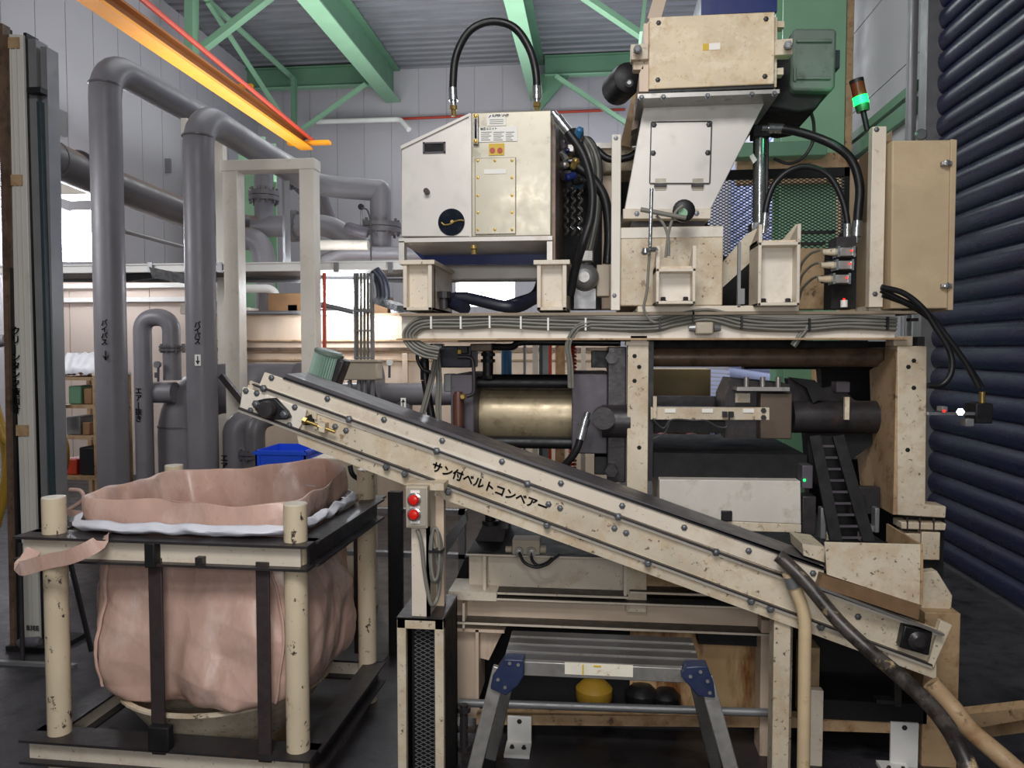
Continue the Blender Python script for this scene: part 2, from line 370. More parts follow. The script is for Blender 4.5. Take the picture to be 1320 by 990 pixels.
# ---- orange crane runway and red bar
xg = -5.45
t = thing('crane_girder', (xg, 9, 5.3), 'orange crane runway girder high along the left wall', 'crane girder')
G().box(xg - .1, xg + .14, 3, 14.2, 5.52, 5.56).out('bottom_flange', orange, t)
G().box(xg - .03, xg + .0, 3, 14.2, 5.56, 5.72).out('web', orangedk, t)
G().box(xg - .2, xg + .1, 3, 14.2, 5.72, 5.75).out('top_flange', orangedk, t)
G().box(xg - .3, xg + .5, 14.05, 14.2, 5.6, 5.66).out('end_bracket', orange, t)
G().pb(297, 108, 324, 112, 14.2, .1).out('side_bracket', orange, t)
o = G().cyl(P(175, -8, 8.6), P(404, 182, 14.2), .035).out('red_bar', red); tag(o, 'long red pipe running above the orange crane girder', 'pipe')
# ---- back wall pipes
o = G().cyl(P(405, 158, 16.8), P(806, 141, 16.8), .028).out('sprinkler_pipe', red); tag(o, 'thin red pipe running along the back wall', 'pipe')
o = G().bend([P(408, 157, 16.5), P(516, 154, 16.5), P(527, 167, 16.3)], .055, .1).out('drain_pipe', white); tag(o, 'white pipe with a bent end on the back wall below the red pipe', 'pipe')
o = G().pb(204, 205, 211, 223, 13.2, .05); o = o.out('wall_socket', greymt); o.location.x = XL + .05; o.location.y = 13.2; tag(o, 'small grey box on the left wall between the two bypass pipes', 'box')
o = G().box(XL, XL + .06, 10.35, 10.55, 4.85, 5.2).out('wall_plate', greymt); tag(o, 'small grey plate on the left wall beside the gauge column', 'box')

# ---- background work lamps (blown out in the photo)
def lamp(label, px0, py0, px1, py1, Y, power):
    a, b = P(px0, py1, Y), P(px1, py0, Y); t = thing('work_lamp', ((a.x + b.x) / 2, Y, a.z), label, 'lamp')
    G().box(a.x - .04, b.x + .04, Y + .06, Y + .14, a.z - .03, b.z + .03).out('housing', white, t, bevel=.01)
    n = 3; h = (b.z - a.z) / n
    for i in range(n):
        z = a.z + h * (i + .5); G().sweep([(a.x, Y, z), (a.x + .02, Y, z), (b.x - .02, Y, z), (b.x, Y, z)], [h * .3, h * .52, h * .52, h * .3], 12).out('tube', lampm, t)
    l = bpy.data.lights.new('lamp_light', 'AREA'); l.energy = power; l.size = .8; l.color = (.93, .96, 1); lo = bpy.data.objects.new('lamp_light', l); C.objects.link(lo)
    lo.location = ((a.x + b.x) / 2, Y - .12, (a.z + b.z) / 2); lo.rotation_euler = (R(90), 0, 0); return t
lamp('glaring white lamp at the far left between gauge column and bypass pipe', 64, 272, 126, 334, 9.6, 60)
lamp('glaring white lamp behind the gantry and the cable tray', 412, 364, 468, 394, 8.35, 30)
lamp('glaring white lamp behind the machine under the oil tank', 592, 360, 656, 390, 6.4, 22)

ZP[0] = 170
# ---- pale partition and rails at left
o = G(); x0, x1 = X(40, 10.4), X(300, 10.4)
for i in range(5): o.box(x0 + (x1 - x0) * i / 5 + .006, x0 + (x1 - x0) * (i + 1) / 5 - .006, 10.4, 10.46, 0, 2.85)
tag(o.out('partition_wall', wallc), 'pale pinkish partition wall behind the bypass pipes', 'partition')
for k, y in enumerate((368, 386)):
    o = G().box(x0, x1, 10.3, 10.39, Z(y + 3, 10.3), Z(y - 3, 10.3)).out('partition_rail', white); tag(o, ['upper white rail', 'lower white rail'][k] + ' across the pinkish partition wall', 'rail')
o = G().pb(60, 236, 124, 250, 8.2, .4).out('duct_beam', creamlt, bevel=.01); tag(o, 'short cream beam below the sloping left wall pipe', 'beam')
for k, (a, b) in enumerate((((60, 262), (126, 288)), ((160, 298), (242, 320)))):
    o = G().cyl(P(*a, 9), P(*b, 10), .03).out('thin_rail', greymt); tag(o, ['thin sloping rail above the far left lamp', 'thin sloping rail between the two bypass pipes'][k], 'rail')
ZP[0] = 290
# ---- grey walkway platform crossing the background
YP = 7.5; zt = Z(339, YP); zb = Z(350, YP)
t = thing('walkway', (X(290, YP), YP, zb), 'long grey steel walkway crossing behind the pipes and gantry', 'walkway')
G().box(X(0, YP), X(524, YP), YP, YP + .04, zb, zt).box(X(0, YP), X(524, YP), YP - .03, YP, zt - .012, zt).box(X(0, YP), X(524, YP), YP - .03, YP, zb, zb + .012).out('edge_channel', white, t)
G().box(X(0, YP), X(524, YP), YP + .04, YP + .9, zb + .01, zb + .04).out('deck', blackp, t)
for px in (190, 280, 430, 500): G().pb(px, 338, px + 6, 351, YP - .035, .02).out('splice_plate', greymt, t)
G().bar(P(205, 352, 7.6), P(128, 384 - 22, 8.2), .06, .1).out('under_brace', blackp, t)
o = G().pp([(192, 344), (250, 356), (250, 368), (196, 358)], 7.3, .06).out('dark_bracket', blackp); tag(o, 'dark steel bracket under the walkway between the bypass pipes', 'bracket')
for k, (a, b, y) in enumerate(((60, 520, 361), (290, 470, 403))):
    o = G().cyl(P(a, y, 8.3), P(b, y + 1, 8.3), .025).out('hand_rail', greymt); tag(o, ['long thin grey pipe just below the walkway', 'short thin grey pipe above the ribbed cream tank'][k], 'pipe')

ZP[0] = 500
# ---- ribbed cream tank behind everything
YT = 8.6; x0, x1 = X(262, YT), X(800, YT)
t = thing('settling_tank', ((x0 + x1) / 2, YT, 0), 'long cream ribbed settling tank standing across the background', 'tank')
zt = Z(405, YT)
G().box(x0, x1, YT, YT + 2.2, 0, zt).out('body', pinkst, t)
for y in (404, 438, 452, 463): G().box(x0, x1, YT - .05, YT, Z(y + 2, YT), Z(y, YT)).out('rib', creamdk, t)
G().box(x0, x1, YT - .07, YT + .02, Z(452, YT), Z(448, YT)).out('flange_strip', brownst, t)
for px in (300, 420, 520, 640, 720): G().box(X(px, YT), X(px, YT) + .06, YT - .06, YT, 0, Z(455, YT)).out('post', pinkst, t)
for k, (a, b, y0, y1, m, lab) in enumerate(((345, 390, 378, 404, brownp, 'brown carton on the cream tank behind the gantry'), (440, 452, 398, 408, white, 'small white box on the cream tank beside the cable tray'),
    (482, 500, 400, 424, brownp, 'round brown bucket-like box on the cream tank right of the cable tray'), (503, 514, 408, 424, greymt, 'small grey box on the cream tank near the machine'), (285, 322, 398, 408, creamlt, 'low cream block on the tank at the gantry left post'),
    (232, 243, 391, 405, cream, 'cream valve box beside the second bypass pipe'), (370, 384, 340 + 52, 404, white, 'white jug on the tank right of the brown carton'))):
    o = G().pb(a, y0, b, y1, YT + .1, .25).out('storage_box', m, bevel=.01)
    b_ = o; b_.location.z = max(b_.location.z, zt) if k != 5 else b_.location.z; tag(o, lab, 'box')
o = G().bend([P(318, 372, 9), P(356, 372, 9), P(356, 400, 9)], .05, .15).out('white_pipe', white); o = tag(o, 'white bent pipe over the cream tank behind the gantry', 'pipe')
o = G().tube([P(402, 392, 8.2), P(430, 396, 8.2), P(456, 402, 8.2)], .03).out('steel_tube', greymt); tag(o, 'grey sloping tube between gantry and cable tray', 'pipe')
o = G().bar(P(404, 353, 7), P(404, 354, 7) + Vector((.02, 0, -.62)), .03, .03).bar(P(404, 353, 7), P(420, 358, 7), .02, .02).bar(P(404, 390, 7), P(424, 393, 7), .03, .03).out('valve_stand', greymt); tag(o, 'thin grey bracket at the gantry right post holding the red rod', 'bracket')
o = G().cyl(P(418, 352, 6.9), P(418.5, 462, 6.9), .017).out('red_rod', red); tag(o, 'thin red upright rod rising from behind the green motor', 'rod')

# ================================================================== PIPES
def pipe(label, pts, r, br, m=pvc, parts=(), name='plastic_pipe', cat='pipe', group=None):
    o = G().bend(pts, r, br).out(name, m); tag(o, label, cat, group); return o
def lettering(o, body, px, py, Y, h, gap, m=inkm, bold=.004, xd=(1, 0, 0)):
    'vertical writing, one character under the other'
    for k, ch in enumerate(body):
        if ch == 'ー': text('｜' if False else '|', 'lettering', h, m, o, P(px + 3, py + gap * k + gap * .75, Y), xd, (0, 0, 1), bold)
        else: text(ch, 'lettering', h, m, o, P(px, py + gap * k + gap * .8, Y), xd, (0, 0, 1), bold)
Y1 = 6.3; xa = X(143, Y1); xb = X(260, 6.45); r1 = 20.5 * Y1 / 1000
z1 = Z(60, Y1, 143) - r1; z2 = Z(125, 6.45, 265) - r1
o = pipe('tall grey bypass pipe nearest the left, marked with a down arrow', [(xa, Y1, 0), (xa, Y1, z1), (xa + .12, Y1 + 4.6, z1), (xa + .12, Y1 + 5.2, z1 - .5)], r1, .3)
G().lathe([(r1 + .004, 0), (r1 + .004, .012)], (xa, Y1, Z(110, Y1, 143))).out('elbow_seam', pvcdk, o)
lettering(o, 'バイパス', 130, 413, Y1 - r1 - .004, .062, 8.2, bold=.002)
g = G().bar(P(136, 452, Y1 - r1 - .004), P(136, 464, Y1 - r1 - .004), .012, .004, (0, 1, 0)).pp([(131.5, 458), (136, 465), (140.5, 458), (136, 460)], Y1 - r1 - .006, .003); g.out('arrow_mark', inkm, o)
Y2 = 6.45
o = pipe('tall grey bypass pipe second from the left, with a small white arrow sticker', [(xb, Y2, 0), (xb, Y2, z2), (xb, Y2 + 2.75, z2 - .05), (xb + .75, Y2 + 2.9, z2 - .1), (X(492, 9.35), 9.35, z2 - .1), (X(492, 9.35), 9.35, Z(330, 9.35, 492))], r1, .34)
G().lathe([(r1 + .004, 0), (r1 + .004, .012)], (xb, Y2, Z(177, Y2, 260))).out('elbow_seam', pvcdk, o)
lettering(o, 'バイパス', 250, 416, Y2 - r1 - .004, .062, 7.2, bold=.002)
G().pb(251, 457, 258.5, 471.5, Y2 - r1 - .006, .006).out('arrow_sticker', whitesh, o)
G().bar(P(254.7, 459, Y2 - r1 - .008), P(254.7, 467, Y2 - r1 - .008), .008, .003, (0, 1, 0)).pp([(252, 465), (254.7, 470), (257.4, 465)], Y2 - r1 - .009, .003).out('arrow_mark', inkm, o)
flange(G(), (X(492, 9.35), 9.35, Z(294, 9.35, 492)), (0, 0, 1), .25, .06, 10, .018).out('flange', pvcdk, o)
# sloping wall pipe
o = G().sweep([(-5.02, 5.4, 3.55), (-5.02, 6.6, 3.55), (-5.02, 6.8, 3.55), (-5.02, 7.2, 3.52), (-5.02, 9.4, 3.44), (-4.6, 9.9, 3.4), (X(345, 10), 10, Z(293, 10))], [.18, .18, .17, .165, .165, .17, .17], 22).out('plastic_pipe', pvcdk)
tag(o, 'grey pipe running along the left wall behind both bypass pipes', 'pipe')
for y in (6.75, 7.1): G().lathe([(.178, 0), (.178, .03)], (-5.02, y, 3.55), (0, 1, 0)).out('joint_ring', pvcdk, o)
ZP[0] = 345
# T manifold behind the gantry
YM = 9.6; zc = Z(292, YM)
o = G().bend([(X(330, YM), YM, zc), (X(392, YM), YM, zc), (X(425, YM), YM, zc + .01), (X(470, YM), YM, Z(322, YM))], .135, .3).out('manifold_pipe', pvc); tag(o, 'horizontal grey manifold pipe with tee behind the cream gantry', 'pipe')
G().cyl((X(343, YM), YM, zc), (X(343, YM), YM, Z(205, YM)), .12).out('riser', pvc, o)
flange(G(), (X(343, YM), YM, Z(253, YM)), (0, 0, 1), .19, .06, 10, .016).out('flange', pvcdk, o)
flange(G(), (X(381, YM), YM, zc), (1, 0, 0), .2, .04, 8, .014).out('flange', pvcdk, o)
o = G().bend([(X(312, YM), YM - .3, Z(312, YM)), (X(350, YM), YM - .3, Z(312, YM)), (X(356, YM), YM - .3, Z(345, YM))], .14, .3).out('white_elbow_pipe', pvc); tag(o, 'pale grey elbow pipe under the manifold, turning down to the walkway', 'pipe')
G().cyl((X(356, YM), YM - .3, Z(345, YM)), (X(356, YM), YM - .3, Z(404, YM)), .12).out('lower_pipe', pvc, o)
o = G().bend([(X(418, 9.1), 9.1, Z(338, 9.1)), (X(440, 9.1), 9.1, Z(327, 9.1)), (X(560, 9.1), 9.1, Z(329, 9.1))], .075, .2).out('plastic_pipe', pvc); tag(o, 'low grey pipe lying on the walkway left of the oil tank', 'pipe')
o = G().cyl(P(400, 316, 9), P(475, 316, 9), .06).out('insulated_pipe', creamlt); tag(o, 'cream insulated pipe above the walkway', 'pipe')
o = G().cyl(P(368, 215, 8.4), P(370, 340, 8.4), .045, n=4).out('grey_mast', greymt); tag(o, 'slim grey square mast behind the gantry opening', 'post')
t = thing('valve', P(462, 300, 8.9), 'dark valve with a small gauge on top, left of the flanged pipe', 'valve')
G().lathe([(.05, -.14), (.07, -.1), (.07, .1), (.05, .14)], P(460, 297, 8.9), (1, 0, -.3), 14).out('body', steel2, t)
G().cyl(P(466, 296, 8.9), P(466, 271, 8.9), .014).out('stem', greymt, t)
G().lathe([(.035, 0), (.035, .03)], P(466, 267, 8.9), (0, -1, 0), 14).out('gauge', blackp, t)
o = G().tube([P(467, 268, 8.85), P(474, 272, 8.85), P(478, 292, 8.85), P(478, 340, 8.85)], .01).out('thin_hose', cabledk); tag(o, 'thin dark hose curving down from the small gauge', 'hose')
t = thing('valve', P(384, 245, 9.2), 'dark flanged valve seen through the gantry opening', 'valve')
G().lathe([(.09, 0), (.09, .03), (.05, .03), (.05, .2), (.09, .2), (.09, .23)], P(378, 236, 9.2), (1, 0, -1), 14).out('body', steel2, t)
G().cyl(P(376, 244, 9.2), P(376, 232, 9.2), .01).lathe([(.04, 0), (.04, .01)], P(382, 238, 9.15), (0, -1, .4), 14).out('handwheel', greymt, t)
# gantry
YG = 6.72
t = thing('pipe_gantry', (X(348, YG), YG, 0), 'cream steel gantry frame standing behind the second bypass pipe', 'gantry')
G().box(X(288, YG), X(408, YG), YG - .005, YG + .16, Z(219, YG), Z(205, YG)).out('top_beam', creamlt, t, bevel=.006)
for a, b in ((290, 309), (388, 407)): G().box(X(a, YG), X(b, YG), YG, YG + .15, 0, Z(219, YG)).out('post', creamlt, t, bevel=.006)
o = G().box(X(281, 8.2), X(291, 8.2), 8.2, 8.3, 0, Z(165, 8.2, 286)).out('tall_post', creamlt); tag(o, 'tall thin cream post just left of the gantry', 'post')
o = G().pb(233, 152, 241, 174, 7.4, .05).out('wall_tag', creamlt); o.parent = None; tag(o, 'small cream bracket hanging beside the elbow of the second bypass pipe', 'bracket')
ZP[0] = 210
# U pipe (air vent) and big elbow
YU = 6.9
ru = .082
o = pipe('slim grey air vent pipe with a U bend between the bypass pipes', [(X(184, YU), YU, 0), (X(184, YU), YU, Z(409, YU)), (X(220, YU), YU + .02, Z(409, YU)), (X(220, YU), YU + .02, Z(490, YU))], ru, .13)
lettering(o, 'エアー抜き', 174, 500, YU - ru - .004, .07, 9, bold=.002)
flange(G(), (X(221, YU), YU + .02, Z(449, YU)), (0, 0, 1), .12, .025, 8, .01).out('flange', pvcdk, o)
t = thing('pressure_gauge', P(203, 492, 6.8), 'small grey pressure gauge on a valve beside the U bend pipe', 'gauge')
G().lathe([(.032, 0), (.032, .03)], P(204, 470, 6.8), (0, -1, 0), 16).out('dial', greymt, t); G().cyl(P(204, 474, 6.8), P(204, 492, 6.8), .011).lathe([(.02, 0), (.02, .05)], P(202, 487, 6.8), (0, 0, 1), 10).out('valve_stem', steel2, t)
o = pipe('short grey branch pipe joining the air vent and the large elbow', [P(192, 506, 7.0), P(226, 506, 7.0)], .1, 0)
YE = 7.25; re = .245
xe = X(236, YE)
o = G().bend([(xe, YE, 0), (xe, YE, Z(500, YE)), (X(400, YE), YE, Z(500, YE))], re, .46, n=30).out('large_pipe', pvc); tag(o, 'large grey elbow pipe behind the second bypass pipe', 'pipe')
G().cyl((X(385, YE), YE, Z(500, YE)), (X(400, YE), YE, Z(500, YE)), re + .01, n=30).out('pipe_collar', pvcdk, o)
G().lathe([(re + .004, 0), (re + .004, .02)], (xe, YE, Z(550, YE)), n=30).out('elbow_seam', pvcdk, o)
ZP[0] = 490
o = G().cyl(P(395, 508, 7.1), P(600, 508, 7.1), .105, n=24).out('plastic_pipe', pvcdk); tag(o, 'dark grey horizontal pipe with a small white arrow above the conveyor', 'pipe')
G().cyl(P(520, 510, 7.1), P(520, 545, 7.1), .085).out('branch', pvcdk, o)
G().pb(516.5, 513, 523, 526, 6.98, .006).out('arrow_sticker', whitesh, o)
G().bar(P(519.7, 524, 6.975), P(519.7, 518, 6.975), .008, .003, (0, 1, 0)).pp([(517, 518.5), (519.7, 514.5), (522.4, 518.5)], 6.973, .003).out('arrow_mark', inkm, o)
flange(G(), P(520, 541, 7.1), (0, 0, 1), .14, .02, 8, .01).out('flange', pvcdk, o)
o = G().cyl(P(490, 492, 7.0), P(472, 492, 7.0), .17, n=28).out('pipe_flange_disc', pvcdk); tag(o, 'round grey flange disc behind the beige junction box', 'flange')
o = pipe('grey vent pipe with flange left of the blue crate', [(X(300, 6.6), 6.6, 0), (X(300, 6.6), 6.6, Z(548, 6.6, 300)), (X(318, 6.6), 6.7, Z(542, 6.6))], .1, .1, pvc)
lettering(o, 'エア', 284, 586, 6.49, .07, 10, bold=.002)
o = pipe('short grey pipe with a dark flange behind the blue crate', [(X(327, 6.4), 6.4, 0), (X(327, 6.4), 6.4, Z(545, 6.4)), (X(350, 6.4), 6.7, Z(535, 6.4))], .085, .12, pvcdk)
flange(G(), (X(322, 6.4), 6.4, Z(589, 6.4)), (0, 0, 1), .11, .03, 8, .01).out('flange', steel2, o)
o = G().bar(P(285, 484, 6.5), P(316, 522, 6.5), .05, .05).out('dark_brace', strapd); tag(o, 'thin dark diagonal brace in front of the large pipe', 'brace')
# cable tray + junction box
YC = 6.2
t = thing('cable_tray', P(468, 470, YC), 'vertical grey cable tray dropping to the beige junction box', 'cable tray')
G().pb(456, 352, 459, 466, YC, .06).pb(477, 352, 480, 466, YC, .06).out('side_rail', greymt, t)
for y in (400, 425, 460): G().pb(456, y, 480, y + 2.5, YC - .01, .02).out('rung', greymt, t)
for i in range(4): G().cyl(P(461 + i * 4.4, 352, YC + .04), P(461 + i * 4.4, 466, YC + .04), .011).out('cable', cable, t)
o = G().tube([P(482, 350, YC + .3), P(491, 362, YC + .3), P(494, 380, YC + .3), P(492, 392, YC + .3)], .06).out('black_duct', blueh); tag(o, 'short thick black duct curving down beside the cable tray', 'duct')
o = G().bar(P(484, 386, 6.4), P(519, 398, 6.2), .12, .05).out('bright_tray', chrome); tag(o, 'short shiny sloping tray end left of the machine', 'tray')
t = thing('junction_box', P(465, 490, 6.0), 'beige junction box below the vertical cable tray', 'junction box')
G().pb(443, 466, 485, 490, 6.0, .18).out('body', boxgry, t, bevel=.01); G().pb(445, 464, 486, 467, 5.98, .2).out('lid', boxgry, t, bevel=.003)
for px in (451, 463, 470, 480): G().cyl(P(px, 490, 6.08), P(px, 520, 6.08), .018).out('conduit', greymt, t)
# pressure gauge at 505,468
t = thing('pressure_gauge', P(503, 485, 8.3), 'small white pressure gauge on the cream tank right of the junction box', 'gauge')
G().lathe([(.035, 0), (.035, .03)], P(503, 467, 8.3), (0, -1, 0), 16).out('dial', whitesh, t); G().cyl(P(502, 471, 8.3), P(502, 487, 8.3), .014).out('stem', steel2, t)

# ---- left gauge column
YK = 4.25
def kol(x0, x1, x2, x3, y0, y1, Y, d): return G().prism([P(x0, y0, Y), P(x1, y0, Y), P(x3, y1, Y), P(x2, y1, Y)], (0, d, 0))
t = thing('gauge_column', (X(38, YK), YK, 0), 'tall off-white level gauge column with vertical black writing at the left edge', 'column')
g = kol(6, 29, 33, 52, 44, 872, YK, .1); g.out('channel', postw, t, bevel=.004)
for a, b in (((13, 44), (39, 872)), ((20, 44), (44, 872))): G().bar(P(*a, YK - .006), P(*b, YK - .003), .005, .006, (0, 1, 0)).out('rib', postw, t)
kol(30, 34, 53, 56, 42, 880, YK + .02, .1).out('dark_seam', blackp, t)
kol(35, 46, 56, 64, 50, 740, YK + .03, .1).out('gauge_glass_frame', greymt, t)
kol(47, 51, 65, 68, 130, 700, YK + .01, .1).out('teal_strip', teal, t)
kol(52, 60, 69, 74, 60, 700, YK + .05, .1).out('side_frame', greymt, t)
kol(-3, 3, 14, 20, 30, 880, YK - .05, .06).out('brown_edge', brownst, t)
kol(3, 6, 20, 24, 34, 880, YK - .03, .06).out('black_edge', blackp, t)
for y, c in ((55, 12), (232, 16), (555, 24)): G().pb(c - 4, y - 7, c + 12, y + 7, YK - .01, .012).out('patch', creamdk, t)
G().pb(34, 112, 52, 119, YK - .02, .06).out('clamp', blackp, t)
lettering(t, 'クリーンタンク液面計', 15, 422, YK - .016, .055, 11.2, bold=.0018)
text('B3EE', 'lettering', .04, inkb, t, P(34, 812, YK - .012), (1, 0, 0), (0, 0, 1), .001)
G().box(X(36, YK) - .15, X(52, YK) + .1, YK - .06, YK + .2, 0, .03).out('foot_plate', void, t)
o = G().lathe([(.02, -.07), (.03, -.05), (.03, .05), (.02, .07)], P(38, 828, 4.1), (1, 0, .1), 12).out('drain_valve', steel2); tag(o, 'small dark drain valve at the foot of the gauge column', 'valve')
o = G().cyl(P(26, 700, 4.05), (P(30, 885, 4.05).x, 4.05, 0), .012).out('drain_tube', steel); tag(o, 'thin dark tube running down the gauge column to the floor', 'tube')
# yellow hoses left edge
for k, (a, r) in enumerate((([(-12, 505), (4, 560), (14, 580), (4, 640), (-10, 690)], .035), ([(-14, 540), (0, 548), (8, 600), (0, 660), (-12, 700)], .03))):
    o = G().tube([P(x, y, 5.2 + k * .2) for x, y in a], r).out('yellow_hose', yhose); tag(o, ['thicker yellow hose hanging at the left edge', 'thinner yellow hose behind it at the left edge'][k], 'hose')
o = G().cyl(P(-10, 442, 6), P(9, 438, 6), .05).out('grey_pipe_end', pvc); tag(o, 'light grey pipe end at the left edge behind the gauge column', 'pipe')
ZP[0] = 95
# cart with shelves
YS = 6.6; xs0, xs1 = X(68, YS), X(122, YS); zs = Z(484, YS)
t = thing('shelf_cart', ((xs0 + xs1) / 2, YS, 0), 'small tan shelf cart between gauge column and first bypass pipe', 'cart')
for x in (xs0, xs1):
    for yy in (YS, YS + .5): G().box(x - .018, x + .018, yy - .018, yy + .018, .06, zs).out('post', creamdk, t)
for k, y in enumerate((486, 522, 562, 614)):
    z = Z(y, YS); G().box(xs0, xs1, YS - .01, YS + .52, z - .03, z).out('shelf', creamdk, t)
for x in (xs0, xs1):
    G().cyl((x - .015, YS, .06 - .01), (x + .015, YS, .05), .05).out('caster', black, t)
zsh = [Z(y, YS) for y in (486, 522, 562, 614)]
g = G(); random.seed(3)
g.grid(lambda u, v: Vector((xs0 - .02 + (xs1 - xs0 + .06) * u, YS + .5 * v, zsh[0] + .01 + .2 * min(1, 5 * min(u, 1 - u, v + .02, 1.02 - v)) + .03 * noise.noise(Vector((u * 9, v * 9, 1))))), 30, 16)
o = g.out('wrapped_bundle', curtain, solid=.004); tag(o, 'bundle wrapped in wrinkled white plastic on top of the shelf cart', 'bundle')
for k, (a, b, sh, h, m, lab) in enumerate(((80, 98, 1, .17, greendk, 'dark green carton on the second shelf of the cart'), (100, 112, 1, .15, brownp, 'brown carton on the second shelf of the cart'), (112, 120, 1, .11, white, 'white carton on the second shelf of the cart'),
    (76, 96, 2, .17, greymt, 'grey box on the third shelf of the cart'), (97, 108, 2, .12, brownp, 'low brown box on the third shelf of the cart'), (70, 90, 3, .15, red, 'red tool box on the lowest shelf of the cart'), (92, 118, 3, .26, blackp, 'black motor housing on the lowest shelf of the cart'))):
    o = G().box(X(a, YS) + .005, X(b, YS) - .005, YS + .06, YS + .34, zsh[sh] + .001, zsh[sh] + h).out('storage_box', m, bevel=.012); tag(o, lab, 'box')
g = G(); g.grid(lambda u, v: P(70 + 13 * u + 2 * v, 508 + 32 * v, YS - .05 - .02 * math.sin(u * 9)), 10, 8); o = g.out('pink_cloth', pinkbag, solid=.004); tag(o, 'pink cloth hanging from the cart front', 'cloth')
o = G().tube([P(72, 553, 6.4), P(84, 572, 6.3), (P(84, 600, 6.3)), P(76, 615, 6.35)], .028).out('yellow_hose', yhose); tag(o, 'short yellow hose looping in front of the cart', 'hose')
ZP[0] = 360
# blue crate on grey cabinet
YR = 5.3
ca = (X(327, YR), X(392, YR))
t = thing('plastic_crate', (X(360, YR), YR, Z(606, YR)), 'bright blue plastic crate behind the bag and below the conveyor head', 'crate')
zb, zt = Z(608, YR), Z(581, YR)
G().box(ca[0], ca[1], YR, YR + .012, zb, zt).box(ca[0], ca[1], YR + .4, YR + .412, zb, zt).box(ca[0], ca[0] + .012, YR, YR + .41, zb, zt).box(ca[1] - .012, ca[1], YR, YR + .41, zb, zt).box(ca[0], ca[1], YR, YR + .41, zb, zb + .01).out('body', bluep, t)
G().box(ca[0] - .012, ca[1] + .012, YR - .012, YR, zt - .03, zt - .005).box(ca[1], ca[1] + .012, YR - .01, YR + .42, zt - .03, zt - .005).box(ca[0] - .012, ca[1] + .012, YR + .412, YR + .424, zt - .03, zt - .005).out('rim', bluep, t)
for x in (ca[0] + .03, ca[1] - .04): G().box(x, x + .01, YR - .01, YR, zb, zt - .03).out('rib', bluep, t)
t = thing('steel_stand', (X(360, YR), YR, 0), 'low dark steel stand carrying the blue crate', 'stand')
G().box(ca[0] - .05, ca[1] + .05, YR - .02, YR + .45, zb - .04, zb - .001).out('top', greymt, t)
for x in (ca[0] - .03, ca[1] + .03):
    for y in (YR, YR + .4): G().box(x - .02, x + .02, y - .02, y + .02, 0, zb - .04).out('leg', greymt, t)
o = G().box(X(398, 4.9), X(466, 4.9), 4.9, 5.25, 0, Z(590, 4.9) - .0).out('grey_cabinet', boxgry, bevel=.01); tag(o, 'beige grey cabinet under the conveyor right of the blue crate', 'cabinet')
o = G().tube([P(451, 600, 4.2), P(455, 612, 4.2), P(468, 620, 4.25), P(478, 619, 4.3)], .014).out('black_loop_hose', black); tag(o, 'short black cable loop under the conveyor beside the cabinet', 'cable')
# floor strips & misc at left
o = G().box(-4.5, X(52, 4.0) + .15, 4.0, 4.03, 0, .02).out('floor_rail', greymt); tag(o, 'thin pale steel edging strip on the floor at the far left', 'rail')
o = G().bar(P(90, 722, 4.2), (P(118, 842, 4.2).x, 4.2, .02), .02, .02).out('leaning_rod', blackp); tag(o, 'thin dark rod leaning behind the pink bag at left', 'rod')
o = G().tube([P(90, 631, 4.4), P(104, 633, 4.4), P(106, 645, 4.4), P(84, 660, 4.4)], .012).out('cord', pinkbag); tag(o, 'pink cord loop sticking up behind the frame at the left', 'cord')
ZP[0] = 770
# ================================================================== PRESS MACHINE
YF = 3.5
ZP[0] = 840
# ---- upper platform
t = thing('upper_platform', (X(840, YF), YF, Z(437, YF)), 'long cream steel platform beam carrying the oil tank and hopper', 'platform')
xa, xb = X(518, YF), X(1153, YF); za, zb = Z(436, YF), Z(403, YF)
G().box(xa, xb, YF, YF + .02, za, zb - .012).out('web', creamlt, t)
G().box(xa, X(1180, YF), YF - .045, YF + 1.6, zb - .012, zb).out('top_flange', mat('dusty brown grey flange', '#93846f', .55, 0, .2, 6), t)
G().box(X(514, YF), X(1168, YF), YF - .045, YF + .08, za - .008, za).out('bottom_flange', creamdk, t)
G().box(xa, xb, YF + 1.45, YF + 1.5, za, zb - .012).out('rear_web', creamdk, t)
for px in (530, 700, 900, 1120): G().box(X(px, YF), X(px, YF) + .05, YF + .02, YF + 1.45, za + .02, zb - .012).out('cross_member', void, t)
G().box(X(825, YF), X(1150, YF), YF + .3, YF + .35, Z(452, YF), za - .008).out('lower_liner', void, t)
G().pb(822, 394, 1030, 402, YF + .0, .9).out('packing_plate', cream, t, bevel=.003)
# bundled cables on the beam face
def bundle(pts, n, name, label, r=.0058, spread=.0074, Y=YF - .015):
    t = None; base = smooth_pts([P(x, y, Y) for x, y in pts], 8); g = G()
    for k in range(n):
        off = (k - (n - 1) / 2) * spread; q = []
        for i, p in enumerate(base):
            d = (base[min(i + 1, len(base) - 1)] - base[max(i - 1, 0)]).normalized(); nrm = Vector((-d.z, 0, d.x))
            q.append(p + nrm * off + Vector((0, -.012 * (k % 2), .0015 * math.sin(i * .35 + k * 2))))
        g.sweep(q, r, 8)
    o = g.out(name, cable); return tag(o, label, 'cable bundle'), base
o, base = bundle([(566, 456), (548, 452), (533, 443), (528, 431), (538, 420), (556, 416), (600, 415.5), (640, 414), (700, 416.5), (760, 418), (800, 419), (845, 419), (870, 413), (905, 407), (930, 410), (955, 416), (990, 419), (1040, 419), (1090, 416), (1155, 418)], 8, 'cable_bundle', 'thick bundle of grey cables tied along the platform beam')
